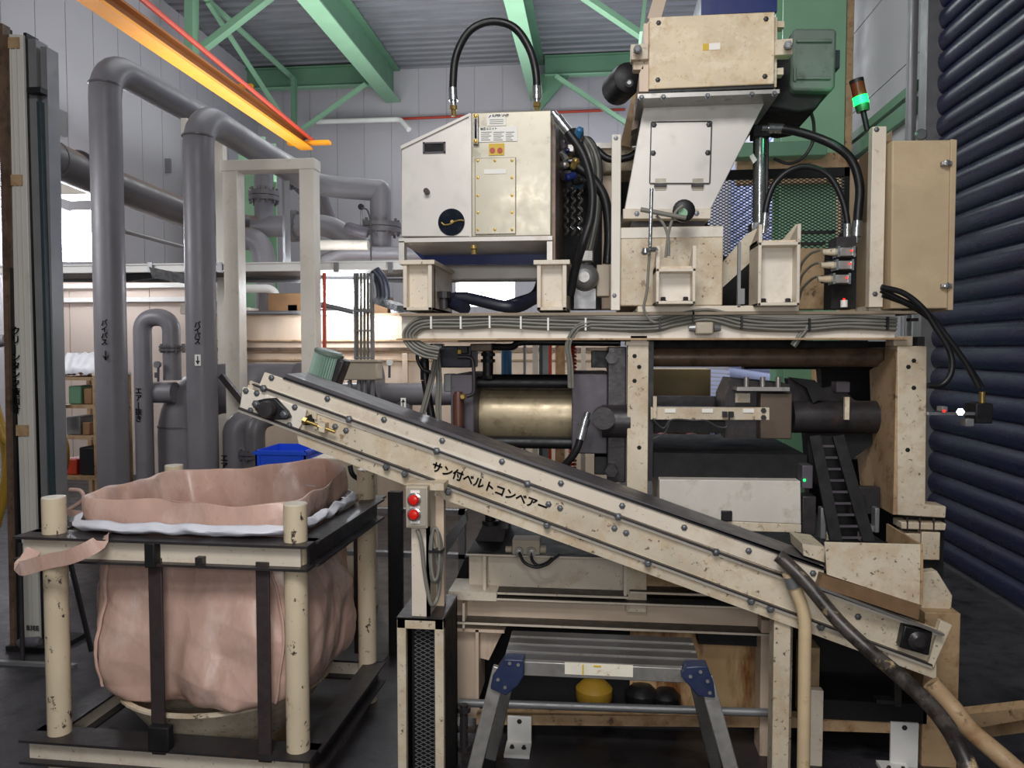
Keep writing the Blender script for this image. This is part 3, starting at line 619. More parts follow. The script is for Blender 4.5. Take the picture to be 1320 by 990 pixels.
for px, py in ((557, 416), (595, 416), (632, 415), (672, 416), (707, 418), (755, 418), (850, 418), (893, 408), (955, 416), (1042, 419), (1142, 417)):
    c = P(px, py, YF - .02); G().box(c.x - .004, c.x + .004, YF - .045, YF, c.z - .028, c.z + .028).out('cable_tie', blackp if px > 800 else whitesh, o)
o, _ = bundle([(760, 417), (745, 422), (736, 434), (732, 448), (735, 470), (736, 500)], 4, 'cable_bundle', 'short branch of grey cables dropping below the platform beam', .0045, .0065, YF - .03)
o, _ = bundle([(564, 455), (556, 490), (548, 520), (541, 545)], 3, 'cable_bundle', 'grey cables slanting down left of the cylinder', .006, .009, YF + .1)
o, _ = bundle([(563, 455), (566, 490), (565, 520), (566, 555)], 3, 'cable_bundle', 'grey cables hanging straight down beside the slanting ones', .006, .009, YF + .12)
o, _ = bundle([(1040, 420), (1036, 428), (1028, 438), (1022, 446)], 3, 'cable_bundle', 'small cable tail under the right part of the platform beam', .006, .008)
t = thing('junction_box', P(908, 430, YF - .05), 'small pale junction box with cable glands hanging on the platform beam', 'junction box')
G().pb(897, 415, 920, 431, YF - .07, .06).out('body', boxgry, t, bevel=.008)
for s, a in ((-1, 897), (1, 920)): G().cyl(P(a, 423, YF - .04), P(a + s * 9, 423, YF - .04), .018, .013, 10).out('gland', greymt, t)
# ---- I posts under the tank
def ipost(px0, px1, py0, py1, label, Y=YF - .02, d=.5, grp=None):
    ZP[0] = (px0 + px1) / 2
    t = thing('support_post', (X((px0 + px1) / 2, Y), Y, Z(py1, Y)), label, 'post')
    a, b = X(px0, Y), X(px1, Y); z0, z1 = Z(py1, Y), Z(py0, Y); w = (b - a)
    G().box(a, b, Y + .05, Y + .07, z0, z1).out('web', cream, t)
    G().box(a, a + .018, Y, Y + d, z0, z1).box(b - .018, b, Y, Y + d, z0, z1).out('flange', cream, t, bevel=.002)
    G().box(a - .015, b + .015, Y - .01, Y + d, z1, z1 + .02).box(a, b, Y, Y + d, z0, z0 + .015).out('cap_plate', cream, t, bevel=.002)
    return t
ipost(520, 557, 341, 400, 'cream H post under the left end of the oil tank')
ipost(692, 730, 341, 400, 'cream H post under the right end of the oil tank')
ZP[0] = 610
# ---- oil tank
YT = 3.55; dt = .75
t = thing('oil_tank', (X(615, YT), YT, Z(305, YT)), 'stainless hydraulic oil tank with chamfered left side, labels and bolted hatch', 'tank')
G().pp([(517, 190), (606, 148), (606, 305), (517, 305)], YT, dt).out('side_cabinet', stainlt, t, bevel=.004)
G().pp([(516, 188), (606, 145.5), (606, 149), (517, 192)], YT - .01, dt + .02).out('sloped_top', stainlt, t)
G().pb(607, 143, 711, 305, YT, dt).out('body', stain, t, bevel=.006)
G().pb(711, 143, 716, 335, YT + .02, dt - .04).out('side_edge', brownst, t)
G().pb(604.5, 146, 607.5, 305, YT - .008, .03).out('corner_trim', stainlt, t)
G().pb(612, 203, 665, 302, YT - .01, .012).out('hatch', stain, t, bevel=.003)
bolts(t, [P(x, y, YT - .01) for x, y in ((616, 207), (638, 207), (660, 207), (616, 229), (660, 229), (616, 252), (660, 252), (616, 274), (660, 274), (616, 296), (638, 296), (660, 296))], .0055, .005, goldf)
G().pb(624, 218, 652.5, 224, YT - .0125, .003).out('blank_label', whitesh, t)
lb = G().pb(617, 163, 667, 182.5, YT - .004, .004).out('instruction_label', whitesh, t)
lb2 = G().pb(628, 147, 652, 162, YT - .004, .004).out('maker_label', whitesh, t)
text('DAIKIN UNIT'.replace('DAIKIN', 'SUPER'), 'lettering', .014, inkm, t, P(634.5, 150.5, YT - .005), (1, 0, 0), (0, 0, 1), .0003)
G().pp([(629.5, 152), (632, 148), (633, 149)], YT - .007, .003).out('logo_mark', inkm, t)
text('油圧ユニット', 'lettering', .013, inkb, t, P(619, 167.5, YT - .005), (1, 0, 0), (0, 0, 1), .0003)
g = G()
for i in range(5):
    for a, b in ((620, 634), (636, 650), (652, 663)): g.pb(a, 170 + i * 2.5, b - (i * 3 % 5), 170.6 + i * 2.5, YT - .0055, .001)
for i in range(3): g.pb(631, 154 + i * 2.5, 649, 154.5 + i * 2.5, YT - .0055, .001)
g.out('print_lines', inkb, t)
G().pb(630, 185, 650, 200, YT - .004, .004).out('yellow_label', yellow, t)
for x in (634.8, 644.5): G().lathe([(.0125, 0), (.0125, .003)], P(x, 194, YT - .004), (0, -1, 0), 20).out('red_dot', red, t)
sg = G().pb(609.5, 147, 616.5, 186, YT - .02, .02).out('sight_gauge', alu, t, bevel=.003)
G().pb(611.5, 153, 614.5, 178, YT - .024, .005).out('gauge_glass', glassm, sg)
bolts(sg, [P(613, 149.5, YT - .02), P(613, 182, YT - .02)], .008, .008, goldf)
G().pb(546, 184, 572.5, 196, YT - .004, .006).out('black_slot', void, t); G().pb(545, 183, 574, 185, YT - .008, .008).pb(545, 195.5, 574, 197, YT - .008, .008).pb(545, 183, 547, 197, YT - .008, .008).pb(572, 183, 574, 197, YT - .008, .008).out('slot_frame', steel2, t)
G().lathe([(.013, 0), (.013, .03), (.009, .03)], P(551, 247.5, YT), (0, -1, 0), 14).out('round_plug', steel, t)
wd = G().lathe([(.062, 0), (.062, .004)], P(582, 286.5, YT - .001), (0, -1, 0), 32).out('round_window', glassm, t)
G().sweep(smooth_pts([P(569, 287, YT - .009), P(573, 290, YT - .009), P(580, 289, YT - .009), P(585, 286, YT - .009), P(592, 284, YT - .009), P(598, 284.5, YT - .009)]), .004, 8).lathe([(.008, 0), (.008, .006)], P(583, 286, YT - .006), (0, -1, 0), 12).out('lever', goldf, wd)
ca = (X(633, YT + .25), YT + .25)
G().lathe([(.03, 0), (.042, .004), (.045, .02), (.042, .04), (.03, .048)], (ca[0] - .02, ca[1], Z(143, YT)), n=14).out('filler_cap', chrome, t, ang=.3)
G().lathe([(.025, 0), (.034, .004), (.03, .016), (.02, .02)], (X(663, YT + .2), YT + .2, Z(143, YT)), n=16).out('brass_cap', goldf, t)
G().lathe([(.012, -.03), (.012, 0), (.022, .002), (.018, .014)], (X(604, YT + .1), YT + .1, Z(146, YT)), n=12).out('breather_knob', blackp, t)
for s in ('lettering',): text('PROPELLER', s, .014, inkb, t, P(679, 262.5, YT - .001), (1, 0, 0), (0, 0, 1)) if False else None
# tank base frame
t = thing('tank_stand', (X(615, YT), YT, Z(340, YT)), 'cream welded stand frame directly under the oil tank', 'stand')
G().pb(514, 305.5, 712, 311, YT - .01, dt).out('top_bar', stainlt, t); G().pb(514, 311, 521, 336, YT - .01, .05).pb(705, 311, 712, 336, YT - .01, .05).out('side_bar', stainlt, t)
G().box(X(514, YT), X(712, YT), YT + dt - .05, YT + dt, Z(341, YT), Z(311, YT)).out('rear_bar', stainlt, t)
G().pp([(521, 311), (550, 341), (705, 341), (705, 311)], YT + .5, .05).out('drip_pan', blued, t)
o = G().lathe([(.012, -.02), (.012, 0), (.02, .004), (.014, .02)], P(611, 322, YT - .03), (0, 0, 1), 10).out('drain_cock', goldf); tag(o, 'tiny brass drain cock under the middle of the oil tank', 'valve')
o = G().tube([P(600, 398, 3.6), P(580, 388, 3.7), P(600, 384, 3.75), P(660, 396, 3.8), P(690, 384, 3.7), P(722, 372, 3.65)], .03).out('navy_hose', blueh); tag(o, 'thick navy hose lying on the platform between the H posts', 'hose')
o = G().tube([P(640, 396, 3.9), P(668, 388, 3.9), P(690, 378, 4.0), P(700, 350, 4.1)], .022).out('navy_hose', blueh); tag(o, 'thinner navy hose behind the right H post of the tank', 'hose')
o = G().lathe([(.02, 0), (.02, .05), (.035, .05), (.035, .08)], P(572, 398, 3.62), (0, 0, 1), 10).out('pipe_plug', steel); tag(o, 'small dark pipe plug on the platform beside the left H post', 'plug')
for k, (a, b) in enumerate((((555, 356), (690, 356)), ((560, 362), (735, 360)))):
    o = G().cyl(P(*a, 4.6), P(*b, 4.6), .012).out('thin_tube', greymt); tag(o, ['upper thin tube behind the space under the tank', 'lower thin tube behind the space under the tank'][k], 'tube')
# ---- hoses of tank
hose('hydraulic_hose', 'black hydraulic hose arching high above the oil tank', [P(584.5, 130, 3.75), P(584, 110, 3.75), P(588, 72, 3.75), P(605, 40, 3.75), P(632, 28, 3.75), P(662, 35, 3.75), P(682, 62, 3.75), P(691, 95, 3.75), P(692, 128, 3.75)], .019, fit=(0, -1), fl=.06)
for px in (584.5, 692):
    o = G().lathe([(.012, 0), (.012, .03), (.018, .03), (.018, .05), (.013, .05), (.013, .075)], P(px, 150 if px < 600 else 146, 3.75), (0, 0, 1), 8).out('hose_nipple', goldf); tag(o, 'brass nipple under the %s end of the arched black hose' % ('left' if px < 600 else 'right'), 'fitting')
hose('hydraulic_hose', 'black hose curving down from the top right corner of the oil tank', [P(718, 152, 3.5), P(732, 170, 3.5), P(752, 200, 3.5), P(763, 240, 3.5), P(762, 280, 3.5), P(752, 312, 3.5), P(742, 345, 3.55), P(735, 380, 3.6)], .02, fit=(0,), fl=.08)
hose('hydraulic_hose', 'second black hose behind, bending down beside the thin post', [P(745, 215, 3.8), P(765, 232, 3.8), P(780, 258, 3.8), P(785, 300, 3.8), P(783, 340, 3.8)], .024)
for k in range(5):
    o = G().tube([P(722 + 6 * k, 168 + 3 * k, 4.3), P(745 + 4 * k, 180, 4.25), P(757 + 4 * k, 205, 4.25), P(762 + 3 * k, 240, 4.2), P(758 + 3 * k, 290, 4.2), P(744 + 4 * k, 340, 4.2)], .012, 8).out('control_cable', cable if k % 2 else cabledk); tag(o, 'dark cable looping down in the bunch right of the oil tank', 'cable', 'cables looping down right of the oil tank')
# valve stack right of tank
t = thing('valve_stack', P(735, 260, 4.0), 'cluttered hydraulic valve stack right of the oil tank', 'valve block')
random.seed(5)
vm = [steel, blued, goldf, alu, blackp, steel2, chrome, bluetape]
for k in range(22):
    px, py = random.uniform(720, 748), random.uniform(170, 235); w, h = random.uniform(4, 12), random.uniform(4, 12)
    if k % 3: G().pb(px, py, px + w, py + h, 3.95 + random.uniform(0, .2), .08).out('valve_body', vm[k % 8], t, bevel=.005)
    else: c = P(px, py, 4.0); G().lathe([(.012, 0), (.02, .01), (.02, .05), (.012, .06)], c, (random.uniform(-1, 1), -.5, random.uniform(-1, 1)), 10).out('fitting', vm[(k + 2) % 8], t)
G().pb(718, 165, 752, 240, 4.2, .15).out('manifold_block', void, t)
for i in range(3):
    for j in range(5): G().tube([P(728 + 9 * i, 240 + j * 13, 4.15), P(732 + 9 * i, 245 + j * 13, 4.1), P(728 + 9 * i, 251 + j * 13, 4.15)], .007, 6).out('chain_link', chrome, t)
ZP[0] = 840
# ---- expanded metal guards
def mesh_guard(label, px0, px1, py0, py1, Y, m=blackp, cell=.034, bar=.02, topbar=10, name='mesh_guard'):
    x0, x1 = X(px0, Y), X(px1, Y); z0, z1 = Z(py1, Y), Z(py0, Y); t = thing(name, ((x0 + x1) / 2, Y, z0), label, 'guard')
    expanded(t, x0, x1, z0, z1, Y, cell)
    tb = topbar * Y / 1000
    G().box(x0 - bar, x1 + bar, Y - .01, Y + .03, z1 - tb, z1).box(x0 - bar, x1 + bar, Y - .01, Y + .03, z0, z0 + bar).box(x0 - bar, x0 + .01, Y - .01, Y + .03, z0, z1).box(x1 - .01, x1 + bar, Y - .01, Y + .03, z0, z1).out('frame', blackp, t)
    return t
def expanded(t, x0, x1, z0, z1, Y, cell, m=None, asp=.55, w=.005):
    g = G(); H = z1 - z0; W = x1 - x0; sl = asp
    for s in (1, -1):
        c = -W * sl - cell
        while c < H + W * sl + cell:
            # z = z0 + c + s*sl*(x-x0)
            lo, hi = 0, W; pts = []
            xs = [0, W]
            for zz in (0, H):
                xx = (zz - c) / (s * sl)
                if 0 < xx < W: xs.append(xx)
            xs = sorted(x for x in xs if -1e-6 <= c + s * sl * x <= H + 1e-6)
            if len(xs) >= 2 and xs[-1] - xs[0] > .004:
                a = (x0 + xs[0], Y, z0 + c + s * sl * xs[0]); b = (x0 + xs[-1], Y, z0 + c + s * sl * xs[-1])
                g.bar((a[0], Y, a[2]), (b[0], Y, b[2]), w, .002, (0, 1, 0))
            c += cell * sl * 1.0
    return g.out('expanded_metal', m or blackp, t)
mesh_guard('black expanded metal guard behind the cables right of the oil tank', 716, 776, 232, 398, 4.6, topbar=9)
mesh_guard('black expanded metal guard behind the hopper and the curved hoses', 790, 1086, 222, 398, 4.75, topbar=11)
o = G().pb(714, 196, 792, 400, 4.72, .02).out('dark_sheet', blackp); tag(o, 'black sheet added for the darkness behind the guard right of the oil tank', 'sheet')  # added backdrop, stands for the dark depth behind the mesh
o = G().pb(800, 232, 912, 400, 4.9, .02).out('dark_sheet', blackp); tag(o, 'black sheet added for the darkness behind the guard at the hopper', 'sheet')  # second added backdrop, darkens what shows through the hopper mesh
# flanged motor near post
t = thing('small_motor', P(755, 385, 3.75), 'small grey round motor beside the right H post of the tank', 'motor')
G().lathe([(.03, 0), (.05, .01), (.062, .03), (.066, .06), (.066, .2)], P(754, 356, 3.7), (0, 1, 0), 24).out('housing', greymt, t)
G().lathe([(.022, 0), (.026, .01)], P(753, 357, 3.695), (0, -1, 0), 12).out('end_cap', alu, t)
G().pb(740, 372, 768, 398, 3.78, .14).out('base', greymt, t); G().pb(748, 322, 765, 337, 3.72, .06).out('terminal_box', alu, t, bevel=.006); G().pb(769, 341, 786, 382, 3.78, .1).out('gear_case', boxgry, t, bevel=.005)
o = G().box(X(787, 3.55), X(799, 3.55), 3.55, 3.59, Z(400, 3.55, 793), Z(173, 3.55, 793)).out('flat_post', creamlt, bevel=.003); tag(o, 'tall thin off-white flat post left of the hopper', 'post'); bolts(o, [P(794, 178, 3.55), P(792, 381, 3.55)], .008, .005)
o = G().pb(728, 184, 815, 191, 4.35, .06).out('white_angle', stainlt); tag(o, 'white angle bar behind the thin post', 'bar')
o = G().pb(770, 190, 822, 220, 4.4, .3).out('cream_block', cream2, bevel=.006); tag(o, 'worn cream block behind the top of the thin off-white post', 'block')
o = G().pb(776, 226, 800, 398, 4.45, .12).out('rear_post', pinkst, bevel=.004); tag(o, 'pinkish post behind the thin off-white post', 'post')
o = G().tube([P(768, 192, 4.3), P(785, 205, 4.3), P(810, 203, 4.3), P(822, 195, 4.3)], .02).out('black_conduit', black); tag(o, 'sagging black conduit behind the thin off-white post', 'conduit')
# pink crane arm behind the shredder
o = G().bar(P(842, 30, 4.3), P(868, -60, 4.3), .09, .07).out('slanted_post', pinkst); tag(o, 'pinkish slanted post rising out of the top of the shredder', 'post')
o = G().bar(P(838, 60, 4.3), P(806, 190, 4.3), .055, .06).out('slanted_post', creamdk); tag(o, 'slanted tan leg behind the left edge of the hopper', 'leg')
# ---- hopper
YH = 3.62
t = thing('hopper', (X(880, YH), YH, Z(285, YH)), 'off-white sheet metal hopper with a hinged square hatch', 'hopper')
hp = [(832, 124), (990, 124), (916, 270), (805, 270)]
back = [(848, 124), (975, 124), (906, 272), (815, 272)]
A = [P(x, y, YH) for x, y in hp]; Bk = [P(x, y, YH) + Vector((0, .62, 0)) for x, y in hp]
g = G(); va = [g.bm.verts.new(p) for p in A]; vb = [g.bm.verts.new(p) for p in Bk]
for f in ((0, 1, 2, 3),): g.bm.faces.new([va[i] for i in f]); g.bm.faces.new([vb[i] for i in f][::-1])
for i in range(4): g.bm.faces.new((va[i], vb[i], vb[(i + 1) % 4], va[(i + 1) % 4]))
g.out('body', stainlt, t, bevel=.003)
G().pp([(803, 269), (917, 269), (916, 282), (803, 282)], YH - .012, .66).out('lower_flange', cream, t, bevel=.003)
G().pp([(815, 282), (908, 282), (908, 293), (812, 293)], YH + .05, .5).out('throat', steel, t)
bolts(t, [P(x, y, YH - .012) for x, y in ((821, 275.5), (898, 275))], .009, .006)
h = G().pp([(840, 158), (917, 157), (914.5, 236), (838, 236)], YH - .012, .012).out('hatch', stainlt, t, bevel=.002)
g = G()
for a, b in (((840, 158), (917, 157)), ((917, 157), (914.5, 236)), ((914.5, 236), (838, 236)), ((838, 236), (840, 158))): g.bar(P(*a, YH - .004), P(*b, YH - .004), .008, .008, (0, 1, 0))
g.out('hatch_gap', blackp, h)
bolts(h, [P(x, y, YH - .012) for x, y in ((843, 161), (914, 160.5), (842, 197.5), (912.5, 197))], .009, .006, steel)
for x in (851.5, 899.5):
    hg = G().pb(x - 8, 236, x + 8, 240, YH - .02, .02).out('hinge', steel, t); G().pb(x - 7, 230, x + 7, 236, YH - .015, .004).pb(x - 7, 240, x + 7, 245, YH - .004, .004).out('hinge_leaf', stain, hg)
# mottled base box under hopper
o = G().pb(799, 292, 932, 394, YH - .04, .7).out('metal_box', cream2, bevel=.006); tag(o, 'worn cream sheet metal box under the hopper throat', 'box')
G().pb(800, 293, 932, 306, YH - .045, .01).out('top_band', creamlt, o)
# small H bracket
def bracketbox(label, px0, px1, ytop, y0, y1, Y, tri=0, arms=True):
    ZP[0] = (px0 + px1) / 2
    t = thing('bearing_bracket', (X((px0 + px1) / 2, Y), Y, Z(y1, Y)), label, 'bracket'); a, b = X(px0, Y), X(px1, Y); z0, z1, z2 = Z(y1, Y), Z(y0, Y), Z(ytop, Y); w = .014
    G().box(a, a + w, Y, Y + .2, z0, z1).box(b - w, b, Y, Y + .2, z0, z1).box(a, b, Y, Y + .2, z1 - w, z1).box(a, b, Y, Y + .2, z0, z0 + w).out('frame', cream, t, bevel=.003)
    G().box(a + w, b - w, Y + .08, Y + .09, z0 + w, z1 - w).out('web', creamlt, t)
    G().prism([(a, Y, z1), (a, Y, z2), (a, Y + .2, z1)], (w, 0, 0)).prism([(b - w, Y, z1), (b - w, Y, z2), (b - w, Y + .2, z1)], (w, 0, 0)).out('gusset', cream, t)
    G().box(a, b, Y + .03, Y + .2, z1, z1 + .012).out('top_plate', cream2, t)
    bolts(t, [(a + .035, Y + .06, z0 + w), (b - .035, Y + .06, z0 + w)], .012, .018, steel, ax=(0, 0, 1))
    return t
bracketbox('small cream bracket with two black bolts in front of the hopper base', 845, 896, 317, 346, 392, YH - .26)
t = bracketbox('taller cream bracket with raised arms right of the hopper base', 976, 1030, 289, 312, 394, YH - .22)
G().pp([(1010, 308), (1026, 289), (1029, 289), (1030, 312), (1000, 312)], YH + .1, .012).pp([(976, 312), (980, 292), (962, 302), (930, 340), (930, 372), (976, 330)], YH + .1, .012).out('side_arm', cream2, t)
ZP[0] = 840
# probe rod with handle
t = thing('lever_rod', P(837, 340, 3.33), 'thin chrome rod with a crossing grey lever in front of the hopper', 'lever')
G().cyl(P(840, 243, 3.34), P(838, 318, 3.34), .008).out('rod', chrome, t); G().cyl(P(826, 270, 3.34), P(884, 281, 3.36), .01).out('cross_lever', cable, t)
G().lathe([(.012, 0), (.02, .008), (.012, .03)], P(832, 329, 3.34), (0, 0, 1), 10).lathe([(.012, 0), (.02, .008), (.012, .02)], P(843, 325, 3.34), (0, 0, 1), 10).out('wing_clamp', chrome, t)
t2 = thing('limit_switch', P(880, 275, 3.4), 'round black and green limit switch at the foot of the hopper', 'switch')
G().lathe([(.02, 0), (.045, .01), (.048, .05), (.03, .06)], P(880, 274, 3.46), (0, -1, 0), 18).out('housing', blackp, t2); G().lathe([(.02, 0), (.02, .01)], P(880, 275, 3.398), (0, -1, 0), 14).out('green_button', green, t2)
for k, a in enumerate(([(838, 318), (836, 345), (834, 375), (830, 398), (838, 412), (845, 416)], [(846, 278), (856, 290), (862, 310), (862, 330)], [(880, 265), (870, 275), (862, 300), (858, 332)])):
    o = G().tube([P(x, y, 3.35 + .02 * (k > 0)) for x, y in a], .006, 8).out('signal_wire', cable); tag(o, ['long grey signal wire hanging from the chrome rod to the beam', 'short grey wire left of the limit switch', 'curved grey wire from the limit switch down to the bracket'][k], 'wire')
# ---- shredder head on the hopper
YS = 3.5
t = thing('shredder_head', (X(918, YS), YS, Z(125, YS)), 'mottled cream shredder box on top of the hopper', 'shredder')
G().pp([(837, 22), (999, 15), (998, 108), (836, 115)], YS, .03).out('front_cover', mottle, t, bevel=.004)
G().pp([(835, 28), (1002, 22), (1001, 112), (835, 116)], YS + .03, .75).out('body', cream2, t)
G().pp([(836, 115), (998, 108), (998, 113), (836, 120)], YS + .01, .7).out('dark_gap', blackp, t)
G().pp([(822, 121), (1005, 115), (1005, 120), (822, 127)], YS - .02, .8).out('mounting_flange', alu, t)
bolts(t, [P(x, y, YS - .02) for x, y in ((827, 126), (855, 125.5), (912, 124), (969, 122), (998, 121))], .009, .012)
bolts(t, [P(x, y, YS) for x, y in ((849, 29.5), (987.5, 24.5), (848, 103), (986, 98.5))], .008, .006, steel)
G().pp([(906, 56.5), (914, 56), (914, 64.5), (906, 65)], YS - .002, .002).out('yellow_label', yellow, t); G().pp([(914, 56), (928.5, 55), (928.5, 63.5), (914, 64.5)], YS - .002, .002).out('rating_label', whitesh, t)
text('NORD', 'lettering', .01, inkb, t, P(906.5, 62, YS - .003), (1, 0, 0), (0, 0, 1))if False else None
for s, px, lab in ((-1, 822, 'left'), (1, 1009, 'right')):
    lg = G().pp([(px - 9, 57), (px + 14, 56), (px + 14, 76), (px - 9, 77)] if s < 0 else [(999, 51), (1022, 49), (1022, 70), (999, 71)], YS - .01, .06).out('hinge_lug', cream2, t, bevel=.003)
    x = 822 if s < 0 else 1016; y = 63 if s < 0 else 58
    G().hexa(P(x, y, YS - .05), P(x, y, YS - .01), .019).cyl(P(x, y, YS - .06), P(x, y, YS - .05), .012).out('big_bolt', zinc, lg, bevel=.002)
G().pp([(816, 78), (830, 78), (830, 90), (816, 90)], YS + .02, .05).out('lower_lug', cream2, t, bevel=.003)
G().pp([(830, 30), (836, 30), (836, 118), (824, 118), (824, 95), (831, 80)], YS + .02, .5).out('side_plate', pinkst, t)
G().pp([(824, 105), (834, 100), (822, 165), (814, 168)], YS + .3, .1).out('side_bracket', brownst, t)
G().pp([(1001, 27), (1011, 27), (1011, 35), (1001, 35)], YS + .05, .05).pp([(1001, 88), (1010, 87), (1010, 96), (1001, 96)], YS + .05, .05).out('tab', cream2, t)
t = thing('small_motor', P(810, 115, 3.9), 'round black motor end peeking out left of the shredder box', 'motor')
G().lathe([(.04, 0), (.072, .02), (.078, .06), (.078, .2)], P(812, 98, 3.8), (-.3, 1, 0), 20).out('housing', blackp, t); G().lathe([(.012, 0), (.02, .01), (.01, .02)], P(811, 108, 3.79), (0, -1, 0), 10).out('shaft_end', zinc, t)
o = G().pb(904, -20, 1002, 17, 4.2, .5).out('blue_cover', blued); tag(o, 'dark blue cover standing above the shredder box', 'cover')
# drive motor right
YM = 3.65
t = thing('drive_motor', P(1050, 140, YM), 'grey green boxy drive motor right of the shredder box', 'motor')
G().pp([(1024, 36), (1076, 36), (1079, 40), (1077, 113), (1070, 117), (1022, 116), (1019, 108), (1021, 42)], YM, .5).out('housing', motorg, t, bevel=.012)
G().pp([(1027, 50), (1073, 50), (1073, 54), (1027, 54)], YM - .012, .015).pp([(1027, 98), (1071, 98), (1071, 102), (1027, 102)], YM - .012, .015).pp([(1023, 87), (1027, 87), (1027, 104), (1023, 104)], YM - .012, .015).out('cover_rib', motorg, t, bevel=.003)
G().pp([(999, 72), (1021, 66), (1021, 112), (1068, 118), (1052, 141), (1030, 145), (990, 138), (985, 124), (1000, 118)], YM + .05, .45).out('gearbox', void, t, bevel=.01)
G().pb(1076, 64, 1083, 88, YM + .1, .08).out('teal_terminal', teal, t, bevel=.004)
o = G().tube([P(1045, 143, 3.9), P(1049, 160, 3.9), P(1048, 182, 3.9), P(1036, 202, 3.9), P(1018, 211, 3.95), P(998, 205, 4.0)], .008).out('motor_cable', cabledk); tag(o, 'thin dark cable hanging in a loop below the drive motor', 'cable')
# chrome cylinder
t = thing('lift_cylinder', P(980, 300, 3.9), 'slim upright chrome hydraulic cylinder right of the hopper', 'cylinder')
G().cyl(P(979, 298, 3.85), P(980, 174, 3.85), .026).out('barrel', chrome, t); G().cyl(P(988, 292, 3.86), P(989, 178, 3.86), .008).cyl(P(972, 292, 3.86), P(973, 178, 3.86), .008).out('tie_rod', steel, t)
G().pb(971, 160, 994, 176, 3.81, .09).out('head', blackp, t, bevel=.005); G().pb(969, 286, 990, 300, 3.81, .09).out('base_end', chrome, t, bevel=.004)
G().pp([(966, 201), (971, 198), (976, 206), (971, 211)], 3.8, .02).out('white_switch', whitesh, t)
hose('hydraulic_hose', 'large black hose arching right from the top of the chrome cylinder', [P(990, 165, 3.8), P(1008, 166, 3.8), P(1040, 173, 3.75), P(1075, 187, 3.7), P(1098, 207, 3.7), P(1108, 240, 3.7), P(1106, 275, 3.7), P(1104, 305, 3.7)], .02, fit=(0, -1), fl=.07)
hose('hydraulic_hose', 'smaller black hose arching below the large one from cylinder base to valves', [P(985, 292, 3.65), P(988, 265, 3.65), P(998, 238, 3.65), P(1018, 220, 3.65), P(1042, 215, 3.65), P(1068, 226, 3.65), P(1085, 255, 3.65), P(1092, 285, 3.65), P(1092, 306, 3.65)], .014, fit=(0, -1), fl=.06)
# valve manifold
t = thing('valve_block', P(1088, 372, 3.6), 'stack of three grey solenoid valves left of the thin cream post', 'valve block')
for k, (x, y) in enumerate(((1092, 325), (1090, 342), (1086, 360))):
    v = G().pb(x - 9, y - 6, x + 8, y + 5, 3.6, .08).out('valve_body', alu, t, bevel=.003)
    G().pb(x - 12, y - 8, x - 9, y + 6, 3.59, .08).pb(x + 8, y - 8, x + 11, y + 6, 3.59, .08).out('end_plate', chrome, v)
    G().cyl(P(x - 12, y, 3.64), P(x - 32, y, 3.64), .018, .012, 12).out('solenoid', cream2, v); G().cyl(P(x - 22, y - 5, 3.66), P(x - 22, y + 5, 3.66), .02).out('collar', steel, v)
    G().lathe([(.004, 0), (.003, .003)], P(x + 6, y - 2, 3.59), (0, -1, 0), 8).out('signal_lamp', redled, v)
G().pb(1078, 305, 1104, 320, 3.62, .12).out('top_block', steel, t); G().pb(1072, 318, 1104, 398, 3.7, .12).out('manifold', void, t)
G().lathe([(.006, 0), (.004, .004)], P(1088, 386, 3.6), (0, -1, 0), 8).out('signal_lamp', redled, t); G().cyl(P(1088, 387, 3.61), P(1088, 396, 3.61), .015).out('lamp_base', whitesh, t)
for k, y in enumerate((322, 338, 356)):
    o = G().tube([P(1058 - 2 * k, y, 3.64), P(1045, y + 5, 3.7), P(1034, y + 17, 3.75), P(1030, y + 30, 3.8)], .006, 8).out('signal_wire', cable); tag(o, ['uppermost', 'middle', 'lowest'][k] + ' thin wire leading left from the solenoid valves', 'wire')
o = G().pb(1030, 320, 1075, 398, 4.1, .12).out('sheet_panel', creamdk); tag(o, 'stained cream panel behind the solenoid wires', 'panel')
o = G().pb(1032, 297, 1078, 300, 4.2, .05).pb(1032, 312, 1064, 315, 4.2, .05).out('dark_rail', blackp); tag(o, 'dark horizontal bars behind the tall cream bracket', 'bar')
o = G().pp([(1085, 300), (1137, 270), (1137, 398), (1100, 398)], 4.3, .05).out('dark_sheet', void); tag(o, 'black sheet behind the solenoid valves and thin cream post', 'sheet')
o = G().pb(951, 312, 955, 396, 3.5, .02).pb(951, 372, 960, 392, 3.49, .03).out('slotted_strip', greymt); tag(o, 'thin grey slotted strip standing left of the tall cream bracket', 'strip')
o = G().pb(930, 330, 976, 398, 4.0, .4).out('dark_block', void); tag(o, 'black machine block between hopper base and tall bracket', 'block')
